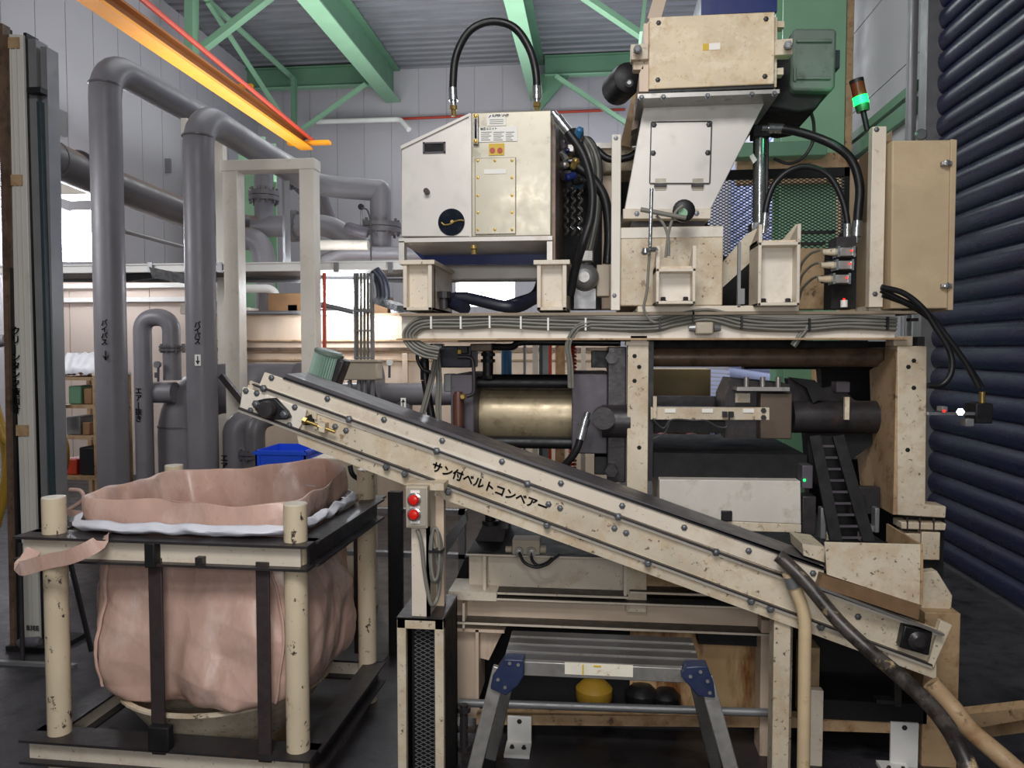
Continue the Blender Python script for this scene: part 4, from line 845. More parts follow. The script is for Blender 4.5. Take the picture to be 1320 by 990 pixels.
# right thin post + control box + tower light
o = G().box(X(1119, 3.5), X(1137, 3.5), 3.5, 3.55, Z(396, 3.5, 1128), Z(163, 3.5, 1128)).out('thin_post', cream, bevel=.003); tag(o, 'thin cream post left of the tan control box', 'post'); bolts(o, [P(1130, 167, 3.5), P(1128, 379, 3.5)], .008, .006)
YB_ = 3.45
t = thing('control_box', P(1185, 400, YB_), 'tan control box at the upper right in front of the blue shutter', 'control box')
G().pp([(1150, 181), (1226, 180), (1222, 398), (1148, 398)], YB_, .45).out('body', tanbox, t, bevel=.006)
G().pp([(1226, 179), (1234, 180), (1229, 400), (1222, 400)], YB_ - .008, .46).out('door_edge', tanbox, t, bevel=.003)
G().pp([(1137, 182), (1150, 181), (1149, 265), (1137, 275)], YB_ + .1, .3).out('side_panel', brownp, t)
G().box(X(1119, YB_ + .12), X(1160, YB_ + .12), YB_ + .12, YB_ + .3, Z(399, YB_, 1140), Z(392, YB_, 1140)).box(X(1130, YB_), X(1160, YB_), YB_ + .12, YB_ + .15, Z(300, YB_, 1140), Z(292, YB_, 1140)).out('mounting_arm', cream, t)
for y in (210, 368):
    l = G().pb(1214, y - 2.5, 1228, y + 3, YB_ - .02, .02).out('latch', alu, t, bevel=.003); G().lathe([(.012, 0), (.012, .008), (.006, .01)], P(1220.5, y, YB_ - .02), (0, -1, 0), 12).out('latch_knob', chrome, l)
G().lathe([(.02, -.006), (.026, 0), (.026, .006), (.02, .012)], P(1187, 174, YB_ + .2), (0, -1, 0), 16).out('lifting_eye', zinc, t)
t = thing('signal_tower', P(1114, 165, 3.6), 'small signal light with a glowing green lens above the thin cream post', 'signal light')
a, b = P(1118, 168, 3.6), P(1104, 104, 3.6); d = (b - a).normalized(); L = (b - a).length
G().cyl(a, a + d * L * .4, .012).out('stem', blackp, t)
G().cyl(a + d * L * .38, a + d * L * .52, .027, .03).out('green_lens_base', greenlens, t); G().cyl(a + d * L * .52, a + d * L * .68, .031).out('lit_green_lens', greenled, t); G().cyl(a + d * L * .68, a + d * L, .029).out('amber_lens', ambers, t); G().cyl(a + d * L * .95, a + d * L * 1.02, .03).out('cap', blackp, t)
l = bpy.data.lights.new('green_glow', 'POINT'); l.energy = .6; l.color = (.1, 1, .4); l.shadow_soft_size = .05; lo = bpy.data.objects.new('green_glow', l); C.objects.link(lo); lo.location = a + d * L * .6 + Vector((0, -.06, 0))
# cables at right over the platform end
for k, a in enumerate(([(1136, 370), (1165, 378), (1190, 398), (1208, 425), (1225, 455), (1226, 480), (1214, 496), (1196, 497)], [(1136, 374), (1160, 386), (1195, 404), (1222, 436), (1246, 470), (1262, 500)], [(1138, 380), (1170, 392), (1200, 412), (1230, 448), (1252, 478), (1266, 500)])):
    o = G().tube([P(x, y, 3.3 + .03 * k) for x, y in a], .012).out('black_cable', black); tag(o, ['black cable curling back to the right column', 'upper black cable falling to the limit switch bracket at the right', 'lower black cable falling to the limit switch bracket at the right'][k], 'cable')
t = thing('sensor_bracket', P(1245, 545, 3.35), 'small metal sensor bar with a red light standing off the right column', 'sensor')
G().bar(P(1196, 533, 3.4), P(1278, 533, 3.4), .02, .012).out('bar', chrome, t); G().pb(1214, 524, 1222, 531, 3.36, .05).pb(1245, 540, 1256, 550, 3.36, .05).out('sensor_head', greymt, t, bevel=.003); G().pb(1258, 520, 1280, 546, 3.38, .1).out('black_block', blackp, t, bevel=.004)
G().hexa(P(1238, 531, 3.34), P(1238, 531, 3.4), .016).out('nut', chrome, t); G().cyl(P(1266, 505, 3.42), P(1266, 522, 3.42), .012).out('cable_gland', goldf, t)
G().lathe([(.006, 0), (.004, .004)], P(1217, 530, 3.355), (0, -1, 0), 8).out('signal_lamp', redled, t)

# ================================================================== PRESS MIDDLE
t = thing('press_column', (X(821, YF), YF, 0), 'speckled cream column in the middle of the press', 'column')
G().pb(808, 440, 835, 790, YF, .12).out('body', cream2, t, bevel=.004); G().pb(807, 440, 836, 445, YF - .01, .14).pb(813, 433, 834, 441, YF, .1).out('cap', cream2, t)
bolts(t, [P(x, y, YF) for x, y in ((818, 459), (824, 473), (818, 491), (824, 577))], .007, .003, void, 'bolt_hole')
G().pb(835, 440, 842, 620, YF + .02, .08).out('side_edge', blackp, t)
t = thing('press_end_column', (X(1176, YF), YF, 0), 'speckled cream column at the right end of the press', 'column')
G().pp([(1157, 446), (1195, 446), (1193, 650), (1220, 653), (1219, 668), (1157, 664)], YF, .1).out('body', cream2, t, bevel=.004)
G().pb(1152, 433, 1177, 446, YF + .02, .1).out('head_block', cream2, t, bevel=.004)
xs = X(1157, YF); G().prism([(xs, YF + .01, Z(446, YF, 1157)), (xs, YF + .01, Z(664, YF, 1157)), (xs, YF + .42, Z(664, YF, 1157)), (xs, YF + .5, Z(600, YF, 1157)), (xs, YF + .3, Z(560, YF, 1157)), (xs, YF + .34, Z(480, YF, 1157)), (xs, YF + .15, Z(465, YF, 1157)), (xs, YF + .15, Z(446, YF, 1157))], (.03, 0, 0)).out('side_plate', creamdk, t)  # darker cream paints shade onto this receding side face
G().pp([(1162, 673), (1220, 675), (1219, 684), (1162, 682)], YF, .1).pb(1188, 686, 1212, 722, YF + .01, .1).pb(1168, 688, 1187, 700, YF + .01, .1).out('lower_block', cream2, t, bevel=.004)
G().pp([(1188, 738), (1208, 736), (1228, 768), (1226, 790), (1188, 790)], YF + .01, .1).out('foot_block', cream2, t, bevel=.004)
G().pb(1165, 664, 1216, 810, YF + .06, .1).out('dark_core', void, t)
for x in (1170, 1186, 1204): G().pb(x - .8, 668, x + .8, 683, YF - .004, .01).out('rust_gap', strapd, t)
G().pb(1190, 790, 1236, 990, YF - .05, .25).out('leg', creamdk, t, bevel=.004)
bolts(t, [P(x, y, YF) for x, y in ((1178, 465), (1171, 473), (1178, 500), (1170, 580))], .007, .003, void, 'bolt_hole')
o = G().pb(1183, 434, 1192, 446, YF, .06).pb(1173, 410, 1184, 414, YF, .04).out('clamp_bracket', steel); tag(o, 'small dark clamp on top of the right press column', 'bracket')
ZP[0] = 690
# cylinder unit
YC = 3.65
t = thing('hydraulic_cylinder', P(680, 590, YC), 'large bronze-coloured hydraulic press cylinder between two dark end plates', 'cylinder')
c0, c1 = P(612, 534, YC + .3), P(741, 534, YC + .3); ry = (Z(498, YC + .3) - Z(572, YC + .3)) / 2
G().cyl((c0.x, YC + .3, c0.z), (c1.x, YC + .3, c0.z), ry, n=48).out('barrel', brass, t)
G().pb(581, 483, 611, 612, YC, .6).out('left_end_plate', steel2, t, bevel=.006); G().pb(737, 482, 783, 585, YC - .02, .62).out('right_end_plate', steel2, t, bevel=.006)
for y in (494, 571):
    for yy in (.12, .5): z = Z(y, YC + .1); G().cyl((X(609, YC), YC + yy, z), (X(740, YC), YC + yy, z), .03).out('tie_rod', blackp, t)
G().pb(783, 447, 807, 622, YC - .04, .6).out('platen', steel, t, bevel=.005)
G().pb(762, 452, 784, 474, YC + .05, .12).out('tie_rod_end', blackp, t, bevel=.004); G().pb(766, 588, 786, 612, YC + .05, .12).out('tie_rod_end', blackp, t, bevel=.004)
for y in (461, 605): G().hexa((X(789, YC - .12), YC - .12, Z(y, YC - .1)), (X(789, YC - .12), YC - .03, Z(y, YC - .1)), .03).out('platen_nut', steel, t)
G().cyl(P(776, 543, YC - .08), P(812, 543, YC - .08), .075, n=24).lathe([(.05, 0), (.05, .1)], P(778, 537, YC - .08), (0, -1, 0), 20).out('rod_guide', steel, t)
G().lathe([(.03, 0), (.03, .05), (.024, .05), (.024, .1)], P(592, 577, YC - .08), (0, 0, 1), 14).out('relief_valve', strapd, t) 
G().lathe([(.026, 0), (.026, .2), (.018, .22)], P(591, 565, YC - .06), (0, 0, 1), 16).out('accumulator', mat('rusty brown valve', '#5e3a30', .45, .2, .2, 8), t)
G().tube([P(590, 460, YC - .05), P(606, 461, YC - .05), P(610, 470, YC - .05), P(611, 495, YC - .05), P(609, 508, YC - .05), P(595, 512, YC - .05), P(590, 518, YC - .05)], .009).out('steel_line', steel, t)
G().lathe([(.012, 0), (.016, .01), (.016, .03), (.01, .04)], P(598, 511, YC - .07), (0, -1, 0), 8).out('line_fitting', goldf, t)
# tangle above left plate
t = thing('valve_block', P(580, 480, 3.7), 'dark valve block with blue housing hanging under the platform beam at left', 'valve block')
G().pb(566, 446, 608, 474, 3.7, .2).out('body', blueh, t, bevel=.006); G().pb(553, 443, 570, 451, 3.62, .06).out('chrome_tap', chrome, t, bevel=.006); G().pb(589, 446, 603, 456, 3.66, .05).out('black_coil', blackp, t, bevel=.004); G().pb(590, 451, 594, 456, 3.65, .02).out('yellow_tag', yellow, t)
G().pb(606, 443, 634, 453, 3.7, .08).out('bronze_body', brownst, t, bevel=.005); G().cyl(P(629, 450, 3.75), P(629, 486, 3.75), .026).out('black_riser', blackp, t)
for y in (455, 463, 484): G().cyl(P(629, y, 3.75), P(629, y + 4, 3.75), .034, n=8).out('riser_nut', blackp, t)
G().pb(572, 482, 583, 505, 3.72, .1).out('grey_box', greymt, t, bevel=.004)
o = G().tube([P(634, 447, 3.75), P(660, 447, 3.72), P(672, 441, 3.7), P(720, 441, 3.7), P(800, 442, 3.7)], .017).out('black_hose', black); tag(o, 'black hose running right under the platform beam', 'hose')
o = G().tube([P(549, 466, 3.6), P(541, 455, 3.6), P(538, 462, 3.6), P(545, 476, 3.6), P(556, 480, 3.6)], .009).out('black_loop', black); tag(o, 'small black cable loop left of the dark valve block', 'cable')
o = G().cyl(P(547, 462, 3.7), P(548, 490, 3.7), .022).cyl(P(548, 490, 3.7), P(560, 560, 3.7), .02).out('white_and_black_tube', black); tag(o, 'black tube descending behind the slanting cables', 'tube')
o = G().cyl(P(653, 452, 5.2), P(653, 486, 5.2), .035).out('blue_pipe', bluetape); tag(o, 'short blue pipe upright above the bronze cylinder', 'pipe')
for k, (px, w, m, lab) in enumerate(((676, 3, greymt, 'thin grey upright pipe behind the cylinder'), (690, 7, creamlt, 'pale upright post behind the cylinder'), (697, 4, teal, 'teal upright strip behind the cylinder'), (703, 8, greymt, 'light grey upright channel behind the cylinder'), (709, 4, red, 'red upright pipe behind the cylinder'), (722, 12, creamdk, 'tan upright panel behind the cylinder'), (752, 6, creamlt, 'narrow pale upright beside the red coiled cable'))):
    Y = 5.6 + .06 * k; o = G().box(X(px - w / 2, Y), X(px + w / 2, Y), Y, Y + .04, 0, Z(436, Y)).out('upright_pipe', m); tag(o, lab, 'pipe')
g = G(); pts = []
for i in range(420): 
    a = i * .55; pts.append(P(738 + 4 * math.cos(a), 440 + i * .42, 5.0) + Vector((0, .05 * math.sin(a), 0)))
o = g.sweep(pts, .009, 6).out('coiled_cable', mat('red coiled cable', '#d8401c', .4)); tag(o, 'red coiled cable hanging behind the bronze cylinder', 'cable')
hose('hydraulic_hose', 'black hose with shiny angled fitting in front of the right cylinder plate', [P(755, 540, 3.5), P(749, 562, 3.48), P(742, 582, 3.48), P(728, 600, 3.5), P(715, 615, 3.55)], .017, fit=(0,), fl=.1)
ZP[0] = 980
# tie bar, slider, block
t = thing('press_ram', P(980, 620, 3.8), 'dark press ram with tie bar, round cylinder and gusset plates', 'ram')
G().cyl(P(835, 460.5, 3.75), P(1141, 460.5, 3.75), .045, n=24).out('tie_bar', brownst, t)
G().cyl(P(1020, 537.5, 3.75), P(1146, 537.5, 3.75), .075, n=28).out('ram_rod', steel, t)
G().pb(980, 507, 1021, 566, 3.66, .3).out('block', mat('brown machined block', '#6a5c50', .5, .3, .15, 5), t, bevel=.005)
G().pp([(935, 510), (945, 488), (1018, 495), (1020, 508), (980, 508), (980, 565), (935, 565)], 3.75, .3).out('slide', steel, t)
G().pb(950, 499, 1018, 504, 3.62, .2).out('top_plate', alu, t)
for x in (962, 983, 1003): G().cyl(P(x, 500, 3.66), P(x, 486, 3.66), .012).out('stud', alu, t)
G().pp([(1016, 488), (1045, 490), (1060, 500), (1085, 498), (1100, 515), (1127, 522), (1122, 530), (1020, 520)], 3.8, .08).out('upper_gusset', steel, t)
G().pp([(1016, 486), (1050, 490), (1068, 508), (1048, 520), (1040, 500)], 3.7, .02).out('hook_plate', void, t)
G().pp([(1040, 558), (1146, 556), (1095, 595), (1080, 640), (1045, 620)], 3.78, .1).out('lower_gusset', void, t)
G().pb(1089, 512, 1095, 541, 3.62, .02).out('white_marker', cream2, t)
G().pb(948, 507, 967, 519, 3.72, .02).out('paper_label', cream2, t)
G().pb(1078, 492, 1096, 506, 3.74, .08).out('valve', steel2, t, bevel=.004)
G().pb(842, 511, 938, 524, 4.1, .05).out('rear_slide', steel, t)
t = thing('sensor_rail', P(915, 545, 3.48), 'cream sensor rail with two small black switches in front of the ram', 'rail')
G().pp([(839, 525), (992, 525.5), (992, 541.5), (839, 541)], 3.46, .03).out('rail', cream2, t, bevel=.002)
G().pb(842, 511, 846.5, 539, 3.44, .02).out('upright_pin', cream2, t)
for x in (935, 943): s = G().pb(x - 3, 531, x + 3, 538, 3.43, .03).out('switch', blackp, t)
for x in (864, 912, 965): G().pb(x - 7, 527, x + 7, 532, 3.455, .005).out('paper_label', whitesh, t)
for x in (984,): G().lathe([(.012, 0), (.012, .008)], P(x, 529, 3.46), (0, -1, 0), 6).lathe([(.012, 0), (.012, .008)], P(x, 538, 3.46), (0, -1, 0), 6).out('corner_bolt', steel, t)
g = G().sweep(smooth_pts([P(x, y, 3.44) for x, y in ((841, 540), (855, 552), (866, 541), (895, 542), (910, 542), (925, 550), (937, 550), (940, 538))]), .004, 6).sweep(smooth_pts([P(x, y, 3.44) for x, y in ((864, 541), (857, 558), (842, 566))]), .004, 6).out('wire', cabledk, t)
o = G().pp([(842, 545), (980, 545), (980, 562), (1020, 565), (1044, 560), (1044, 590), (842, 585)], 3.95, .06); o.bm.free(); 
o = G().pb(840, 544, 935, 558, 3.7, .3).out('lower_slide_bar', void); tag(o, 'black slide bar below the cream sensor rail', 'bar')
o = G().pb(842, 585, 1040, 618, 3.55, .8).out('machine_bed', void); tag(o, 'black machine bed above the white press cover', 'bed')
o = G().pb(840, 430 + 46, 916, 511, 5.2, .3).out('brown_case', mat('dull olive brown case', '#8a7a58', .6, 0, .2, 6)); tag(o, 'dull brown case behind the press slide', 'case')
o = G().pb(842, 556, 915, 570, 5.1, .3).out('tan_ledge', creamdk); tag(o, 'tan ledge seen under the black slide bar', 'ledge')
for k, (a, b) in enumerate(((846, 862), (880, 902))):
    o = G().lathe([(.05, 0), (.05, .1)], P((a + b) / 2, 567, 5.0), (0, -1, 0), 14).out('round_cover', red); tag(o, ['left', 'right'][k] + ' dull red cap under the tan ledge', 'cap')
g = G()
for i in range(7): g.pp([(914 + 0 * i, 476 + i * 5.2), (941, 478 + i * 5.2), (941, 481.5 + i * 5.2), (914, 479.5 + i * 5.2)], 6.2, .03)
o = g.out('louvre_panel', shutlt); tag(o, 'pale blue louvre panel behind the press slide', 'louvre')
g = G()
for i in range(7): g.bar(P(905 + i * 10, 558, 6.2 - .05 * i), P(945 + i * 8, 590, 5.8), .05, .02)
o = g.out('louvre_panel', shutm); tag(o, 'dark blue slanted louvre panel below the sensor rail', 'louvre')
column('narrow green post seen through the press below the tie bar', 1012, 1048, 6.4, 2.2, .3, m=greendk)
o = G().pb(1050, 473, 1060, 495, 6.3, .1).out('tan_strip', creamdk); tag(o, 'tan strip right of the narrow green post', 'strip')
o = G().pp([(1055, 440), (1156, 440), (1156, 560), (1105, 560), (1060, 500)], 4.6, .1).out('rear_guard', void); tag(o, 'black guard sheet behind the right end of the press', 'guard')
o = G().pb(1042, 592, 1165, 800, 4.6, .1).out('dark_sheet', void); tag(o, 'black sheet added for the darkness low behind the chip chute at the right end of the press', 'sheet')  # added backdrop for the unlit space behind the chute
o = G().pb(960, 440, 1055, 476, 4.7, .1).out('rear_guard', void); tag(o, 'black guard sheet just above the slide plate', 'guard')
# white cover box
t = thing('press_cover', P(940, 690, YF), 'dirty white cover box below the press bed', 'cover')
G().pp([(850, 618), (1032, 620), (1033, 676), (850, 668)], YF - .02, .5).out('front_sheet', mat('dirty white cover', '#d8d2c8', .5, 0, .12, 4, [('#8a7a68', 8, .55, .72, .5), ('#a87838', 24, .68, .74, .8)]), t, bevel=.004)
G().pp([(935, 672), (1033, 676), (1033, 687), (935, 684)], YF - .02, .4).out('lower_lip', cream2, t, bevel=.003)
G().pb(930, 659, 944, 672, YF - .035, .02).out('black_catch', blackp, t, bevel=.003)
G().pb(1034, 640, 1052, 690, YF, .1).out('side_latch', steel, t, bevel=.004)
G().pb(1034, 600, 1048, 630, YF - .03, .1).out('sensor', steel2, t, bevel=.004)
G().lathe([(.006, 0), (.004, .004)], P(1037, 619, YF - .032), (0, -1, 0), 8).out('green_lamp', greenled, t)
# chain discharge chute
t = thing('chip_chute', P(1085, 700, 3.6), 'black ladder-like discharge chute dropping from the press to the conveyor', 'chute')
for a, b in (((1050, 562), (1078, 700)), ((1080, 562), (1120, 700))): G().bar(P(*a, 3.6), P(*b, 3.45), .018, .05).out('side_rail', void, t)
for i in range(9):
    f = i / 8; G().bar(P(1052 + 27 * f, 575 + 118 * f, 3.6 - .14 * f), P(1084 + 35 * f, 575 + 118 * f, 3.6 - .14 * f), .008, .01).out('rung', steel2, t)
G().pp([(1052, 562), (1080, 562), (1118, 700), (1078, 700)], 3.68, .02).out('chute_back', void, t)
for k, (x, y, w, h, m) in enumerate(((1110, 678, 18, 8, alu), (1128, 655, 6, 32, greymt), (1058, 655, 7, 40, greymt), (1095, 628, 40, 35, steel), (1110, 688, 14, 11, cream2), (1066, 688, 10, 12, cream2))):
    o = G().pb(x, y, x + w, y + h, 3.5 + (k == 3) * .1, .05).out('machine_bracket', m, bevel=.004); tag(o, ['small aluminium block right of the black chute', 'tall light grey clamp right of the black chute', 'light grey upright left of the black chute', 'dark motor bracket behind the black chute', 'small cream block behind the chute plate at right', 'small cream block behind the chute plate at left'][k], 'bracket')
ZP[0] = 720
# ================================================================== LOWER FRAME
t = thing('base_frame', (X(800, YF), YF, 0), 'stack of cream H beams forming the base under the press', 'frame')
xr = X(1190, YF)
def beam(y0, y1, px0, px1, Y, d, m=pinkst, dark=True, nm='beam'):
    a, b = X(px0, Y, y0), X(px1, Y, y0); mx = (px0 + px1) / 2; z0, z1 = Z(y1, Y, mx), Z(y0, Y, mx)
    w = G().box(a, b, Y + d, Y + d + .015, z0, z1).out(nm, m, t)
    G().box(a, b, Y, Y + d * 2, z1 - .012, z1).box(a, b, Y, Y + d * 2, z0, z0 + .012).out('flange', grime, w)
    G().box(a, b, Y - .004, Y, z1 - .01, z1 - .002).out('flange_edge', cream, w); G().box(a, b, Y - .004, Y, z0, z0 + .009).out('flange_edge', cream, w)
    return w
Yq = YF - .02
b1 = beam(716, 768, 601, 810, Yq, .08, cream); G().box(X(622, Yq), X(626, Yq), Yq + .0, Yq + .1, Z(764, Yq), Z(720, Yq)).out('stiffener', cream, b1); G().box(X(806, Yq), X(810, Yq), Yq, Yq + .1, Z(766, Yq), Z(720, Yq)).out('stiffener', cream, b1)
beam(722, 768, 812, 1000, Yq, .08, creamdk)
beam(776, 812, 580, 1010, Yq - .02, .08, pinkst); 
G().pb(596, 778, 599, 810, Yq - .02, .1).out('stiffener', cream, t)
G().pb(578, 763, 640, 774, Yq - .03, .2).out('shim', cream, t)
G().box(X(590, YF), xr, YF + .1, YF + 1.3, Z(775, YF), Z(768, YF)).out('mid_plate', void, t)
G().box(X(602, YF), xr, YF - .01, YF + 1.3, Z(718, YF), Z(714.5, YF)).out('top_plate', void, t)
G().pb(580, 812, 614, 902, Yq + .05, .02).pb(578, 811, 650, 815, Yq, .3).pb(613, 812, 617, 902, Yq, .2).out('left_leg', pinkst, t)
G().pp([(618, 816), (647, 816), (630, 851), (618, 848)], Yq + .06, .015).out('gusset', pinkst, t)
G().pb(580, 905, 618, 925, Yq + .05, .02).out('left_leg_foot', pinkst, t)
G().box(X(596, YF), xr, YF + .3, YF + .35, 0.0, Z(812, YF)).out('black_skirt', void, t)
G().pb(812, 815, 984, 915, YF + .25, .02).out('rusty_panel', rustyp, t); G().pb(900, 818, 984, 832, YF + .05, .1).out('dark_bar', void, t)
G().pp([(614, 921), (1190, 926), (1190, 940), (614, 934)], Yq, .06).out('lower_rail', creamdk, t)
G().cyl(P(570, 905, Yq - .06), P(1000, 919, Yq - .06), .018).out('lower_pipe', greymt, t)
G().pb(980, 800, 1000, 990, Yq - .02, .12).out('inner_post', pinkst, t, bevel=.004)
for a, b, y0, m in ((654, 685, 924, white), (1148, 1184, 932, white)):
    f = G().pb(a, y0, b, 975 if a < 1000 else 1000, YF - .07, .015).out('floor_bracket', m, t, bevel=.003)
    x0_, x1_ = X(a - 2, YF - .1), X(b, YF - .1); G().box(x0_, x1_, YF - .18, YF - .05, 0, .015).out('bracket_foot', m, f); bolts(f, [(x0_ + .03, YF - .12, .015), (x1_ - .03, YF - .12, .015)], .008, .012, steel, ax=(0, 0, 1)); bolts(f, [P((a + b) / 2, y0 + 6, YF - .07)], .008, .006, steel)
G().pb(1055, 905, 1195, 930, YF - .05, .3).out('right_sill', void, t); G().pp([(1052, 928), (1180, 934), (1180, 946), (1052, 942)], YF - .06, .02).out('right_rail', creamdk, t)
G().pb(1033, 835, 1056, 925, YF + .0, .1).out('rear_post', creamdk, t); G().pb(1034, 890, 1061, 990, YF - .1, .04).out('white_post', cream, t, bevel=.003)
G().bar(P(1155, 870, YF - .06), P(1155, 908, YF - .06), .045, .03).pb(1130, 903, 1160, 908, YF - .08, .05).out('small_bracket', steel, t)
o = G().cyl(P(598, 908, 3.3), P(598, 968, 3.3), .018).lathe([(.03, 0), (.03, .02)], P(598, 917, 3.3), (0, 0, 1), 10).lathe([(.03, 0), (.03, .02)], P(598, 966, 3.3), (0, 0, 1), 10).pb(586, 940, 612, 945, 3.29, .03).out('screw_jack', steel); tag(o, 'small dark screw jack behind the step stool left leg', 'jack')
for k, (x, y, c, r) in enumerate(((768, 900, yhose, .09), (830, 896, black, .08), (862, 894, black, .07))):
    o = G().lathe([(r * .8, 0), (r, r * .4), (r, r * .9), (r * .6, r * 1.3), (.01, r * 1.4)], (X(x, 3.75), 3.72, Z(908, 3.7)), n=16).out('stored_bundle', c); tag(o, ['dim yellow bundle under the step stool platform', 'left dark bundle under the step stool platform', 'right dark bundle under the step stool platform'][k], 'bundle')
# dark pedestal things left of base
o = G().pp([(566, 700), (600, 662), (602, 672), (572, 720)], 3.9, .05).out('grey_lever', greymt); tag(o, 'grey slanted lever left of the press base', 'lever')
o = G().pp([(606, 712), (626, 668), (656, 668), (648, 705), (640, 712)], 3.7, .3).out('motor_plinth', steel, bevel=.004); tag(o, 'dark sloping plinth on top of the base frame', 'plinth')
o = G().lathe([(.04, 0), (.04, .02), (.025, .02), (.025, .12)], P(632, 676, 3.65), (0, 0, 1), 14).out('dark_pump', blackp); tag(o, 'small black pump on the dark plinth', 'pump')
o = G().lathe([(.025, 0), (.025, .05)], P(652, 680, 3.6), (0, 0, 1), 10).out('zinc_nut', zinc); tag(o, 'zinc nut standing beside the small black pump', 'nut')
o = G().pp([(580, 765), (600, 718), (622, 718), (622, 762)], 3.75, .6).out('dark_side_plate', void); tag(o, 'dark side plate at the left end of the base frame', 'plate')
t = thing('junction_box', P(680, 712, 3.4), 'beige junction box with two round cable glands on the base beam', 'junction box')
G().pb(660, 696, 696, 715, 3.4, .09).out('body', boxgry, t, bevel=.005)
for x in (669, 685): G().lathe([(.022, 0), (.022, .012), (.015, .012), (.015, .025), (.009, .026)], P(x, 711, 3.4), (0, -1, 0), 14).out('gland', alu, t)
G().cyl(P(660, 708, 3.44), P(652, 708, 3.44), .014).cyl(P(696, 708, 3.44), P(704, 708, 3.44), .018).out('side_gland', boxgry, t)
for k, a in enumerate(([(669, 712), (676, 725), (690, 731), (704, 728), (714, 720), (722, 714)], [(685, 712), (686, 722), (694, 729), (706, 725), (712, 719)])):
    o = G().tube([P(x, y, 3.36 + .02 * k) for x, y in a], .007).out('black_cable', black); tag(o, ['longer', 'shorter'][k] + ' black cable looping from the beige junction box glands', 'cable')
ZP[0] = 770
# ================================================================== CONVEYOR
YV = 3.08; WV = .22; ZP[0] = 1015
def Lp(x, off): return (x, 534 + .362 * (x - 440) + off)
t = thing('belt_conveyor', (X(760, YV), YV, 0), 'long cream inclined belt conveyor with black writing along its side', 'conveyor')
# side web
web = G().pp([(322, 491), Lp(1213, -1), (1203, 861), (309, 526)], YV, .012).out('side_panel', cream2, t)
G().pp([(341, 480), Lp(1062, -29), Lp(1062, -2), (334, 497)], YV - .004, .012).out('upper_guard', cream, t)
G().pp([(334, 496), Lp(640, -3), Lp(640, 8), (332, 506)], YV - .006, .012).out('guard_fold', creamlt, t)
G().pp([(381, 552), Lp(1207, 44), Lp(1207, 64), (521, 625), (385, 572)], YV - .002, .014).out('lower_strip', cream2, t)
for k, (a, b) in enumerate(((Lp(327, 2), Lp(1213, 2)), ((309, 526), Lp(1200, 47)))):
    G().bar(P(*a, YV - .012), P(*b, YV - .012), .006, .03, (0, 1, 0)).out('edge_flange', steel, t)
    G().bar(P(a[0], a[1] + 3, YV - .004), P(b[0], b[1] + 3, YV - .004), .009, .02, (0, 1, 0)).out('edge_fold', creamlt, t)
cv = G().pp([(369, 482), Lp(1075, -29), Lp(1075, -25), (366, 487)], YV - .004, WV + .01).out('top_cover', mat('dark grey belt cover', '#5e5a5e', .4, .1, .12, 4), t)
G().pp([(366, 486), Lp(1075, -26), Lp(1075, -24), (364, 488)], YV - .012, .01).out('cover_lip', blackp, t)
# far side panel and bottom
G().pp([(322, 491), Lp(1213, -1), (1203, 861), (309, 526)], YV + WV - .02, .012).out('rear_panel', creamdk, t)
G().pp([(345, 500), Lp(1200, 8), Lp(1200, 12), (343, 504)], YV + .02, WV - .05).pp([(335, 530), Lp(1200, 40), Lp(1200, 44), (333, 534)], YV + .02, WV - .05).out('belt', black, t)
pc = P(343, 517, YV); G().cyl((pc.x, YV + .02, pc.z), (pc.x, YV + WV - .03, pc.z), .05).out('head_pulley', steel, t)
bolts(t, [P(x, Lp(x, 0)[1] + 3, YV - .02) for x in (340, 450, 563, 680, 797, 923)], .011, .012, zinc)
bolts(t, [P(*p, YV - .02) for p in ((498, 602), (522, 611), (557, 624), (578, 634), (705, 677), (835, 726), (968, 775), (993, 785), (1058, 808))], .011, .014)
bolts(t, [P(*p, YV - .005) for p in ((350, 487), (422, 514), (495, 541), (570, 568), (647, 595), (723, 623), (802, 652), (882, 680), (965, 710), (1048, 739))], .009, .008)
bolts(t, [P(*p, YV - .001) for p in ((432, 550), (446, 555), (707, 650), (722, 655), (792, 681), (807, 687), (1106, 795))], .009, .007)
# head bearing
bt = G().pp([(313, 499), (318, 500), (395, 529), (393, 540), (385, 553), (309, 525)], YV - .014, .014).out('bearing_plate', creamlt, t, bevel=.002)
fb = G().prism([P(x, y, YV - .04) for x, y in ((326, 524), (328, 517), (340, 514), (354, 513), (370, 530), (374, 538), (368, 541), (345, 541), (333, 534))], (0, .026, 0)).out('flange_bearing', black, t, bevel=.004)
G().lathe([(.036, 0), (.036, .03), (.03, .042), (.01, .044)], P(347, 527, YV - .04), (0, -1, 0), 28).out('bearing_cap', steel, fb)
bolts(fb, [P(330, 521, YV - .04), P(366.5, 534, YV - .04)], .012, .012)
bolts(t, [P(*p, YV - .014) for p in ((331, 507), (323, 529), (380, 525), (373, 548), (317, 504))], .009, .008)
tk = G().pp([(392, 538), (401, 534), (404, 545), (400, 548), (391, 548)], YV - .018, .018).out('take_up_window', void, t)
G().cyl(P(392, 542, YV - .035), P(432, 557, YV - .035), .007).hexa(P(391, 541, YV - .035), P(395, 543, YV - .035), .016).hexa(P(411, 549, YV - .035), P(416, 551, YV - .035), .016).out('take_up_screw', goldf, tk)
G().pp([(395, 528), (408, 532), (408, 541), (402, 539)], YV - .012, .012).pp([(410, 544), (419, 546), (418, 558), (411, 556)], YV - .05, .05).out('take_up_lug', cream2, tk)
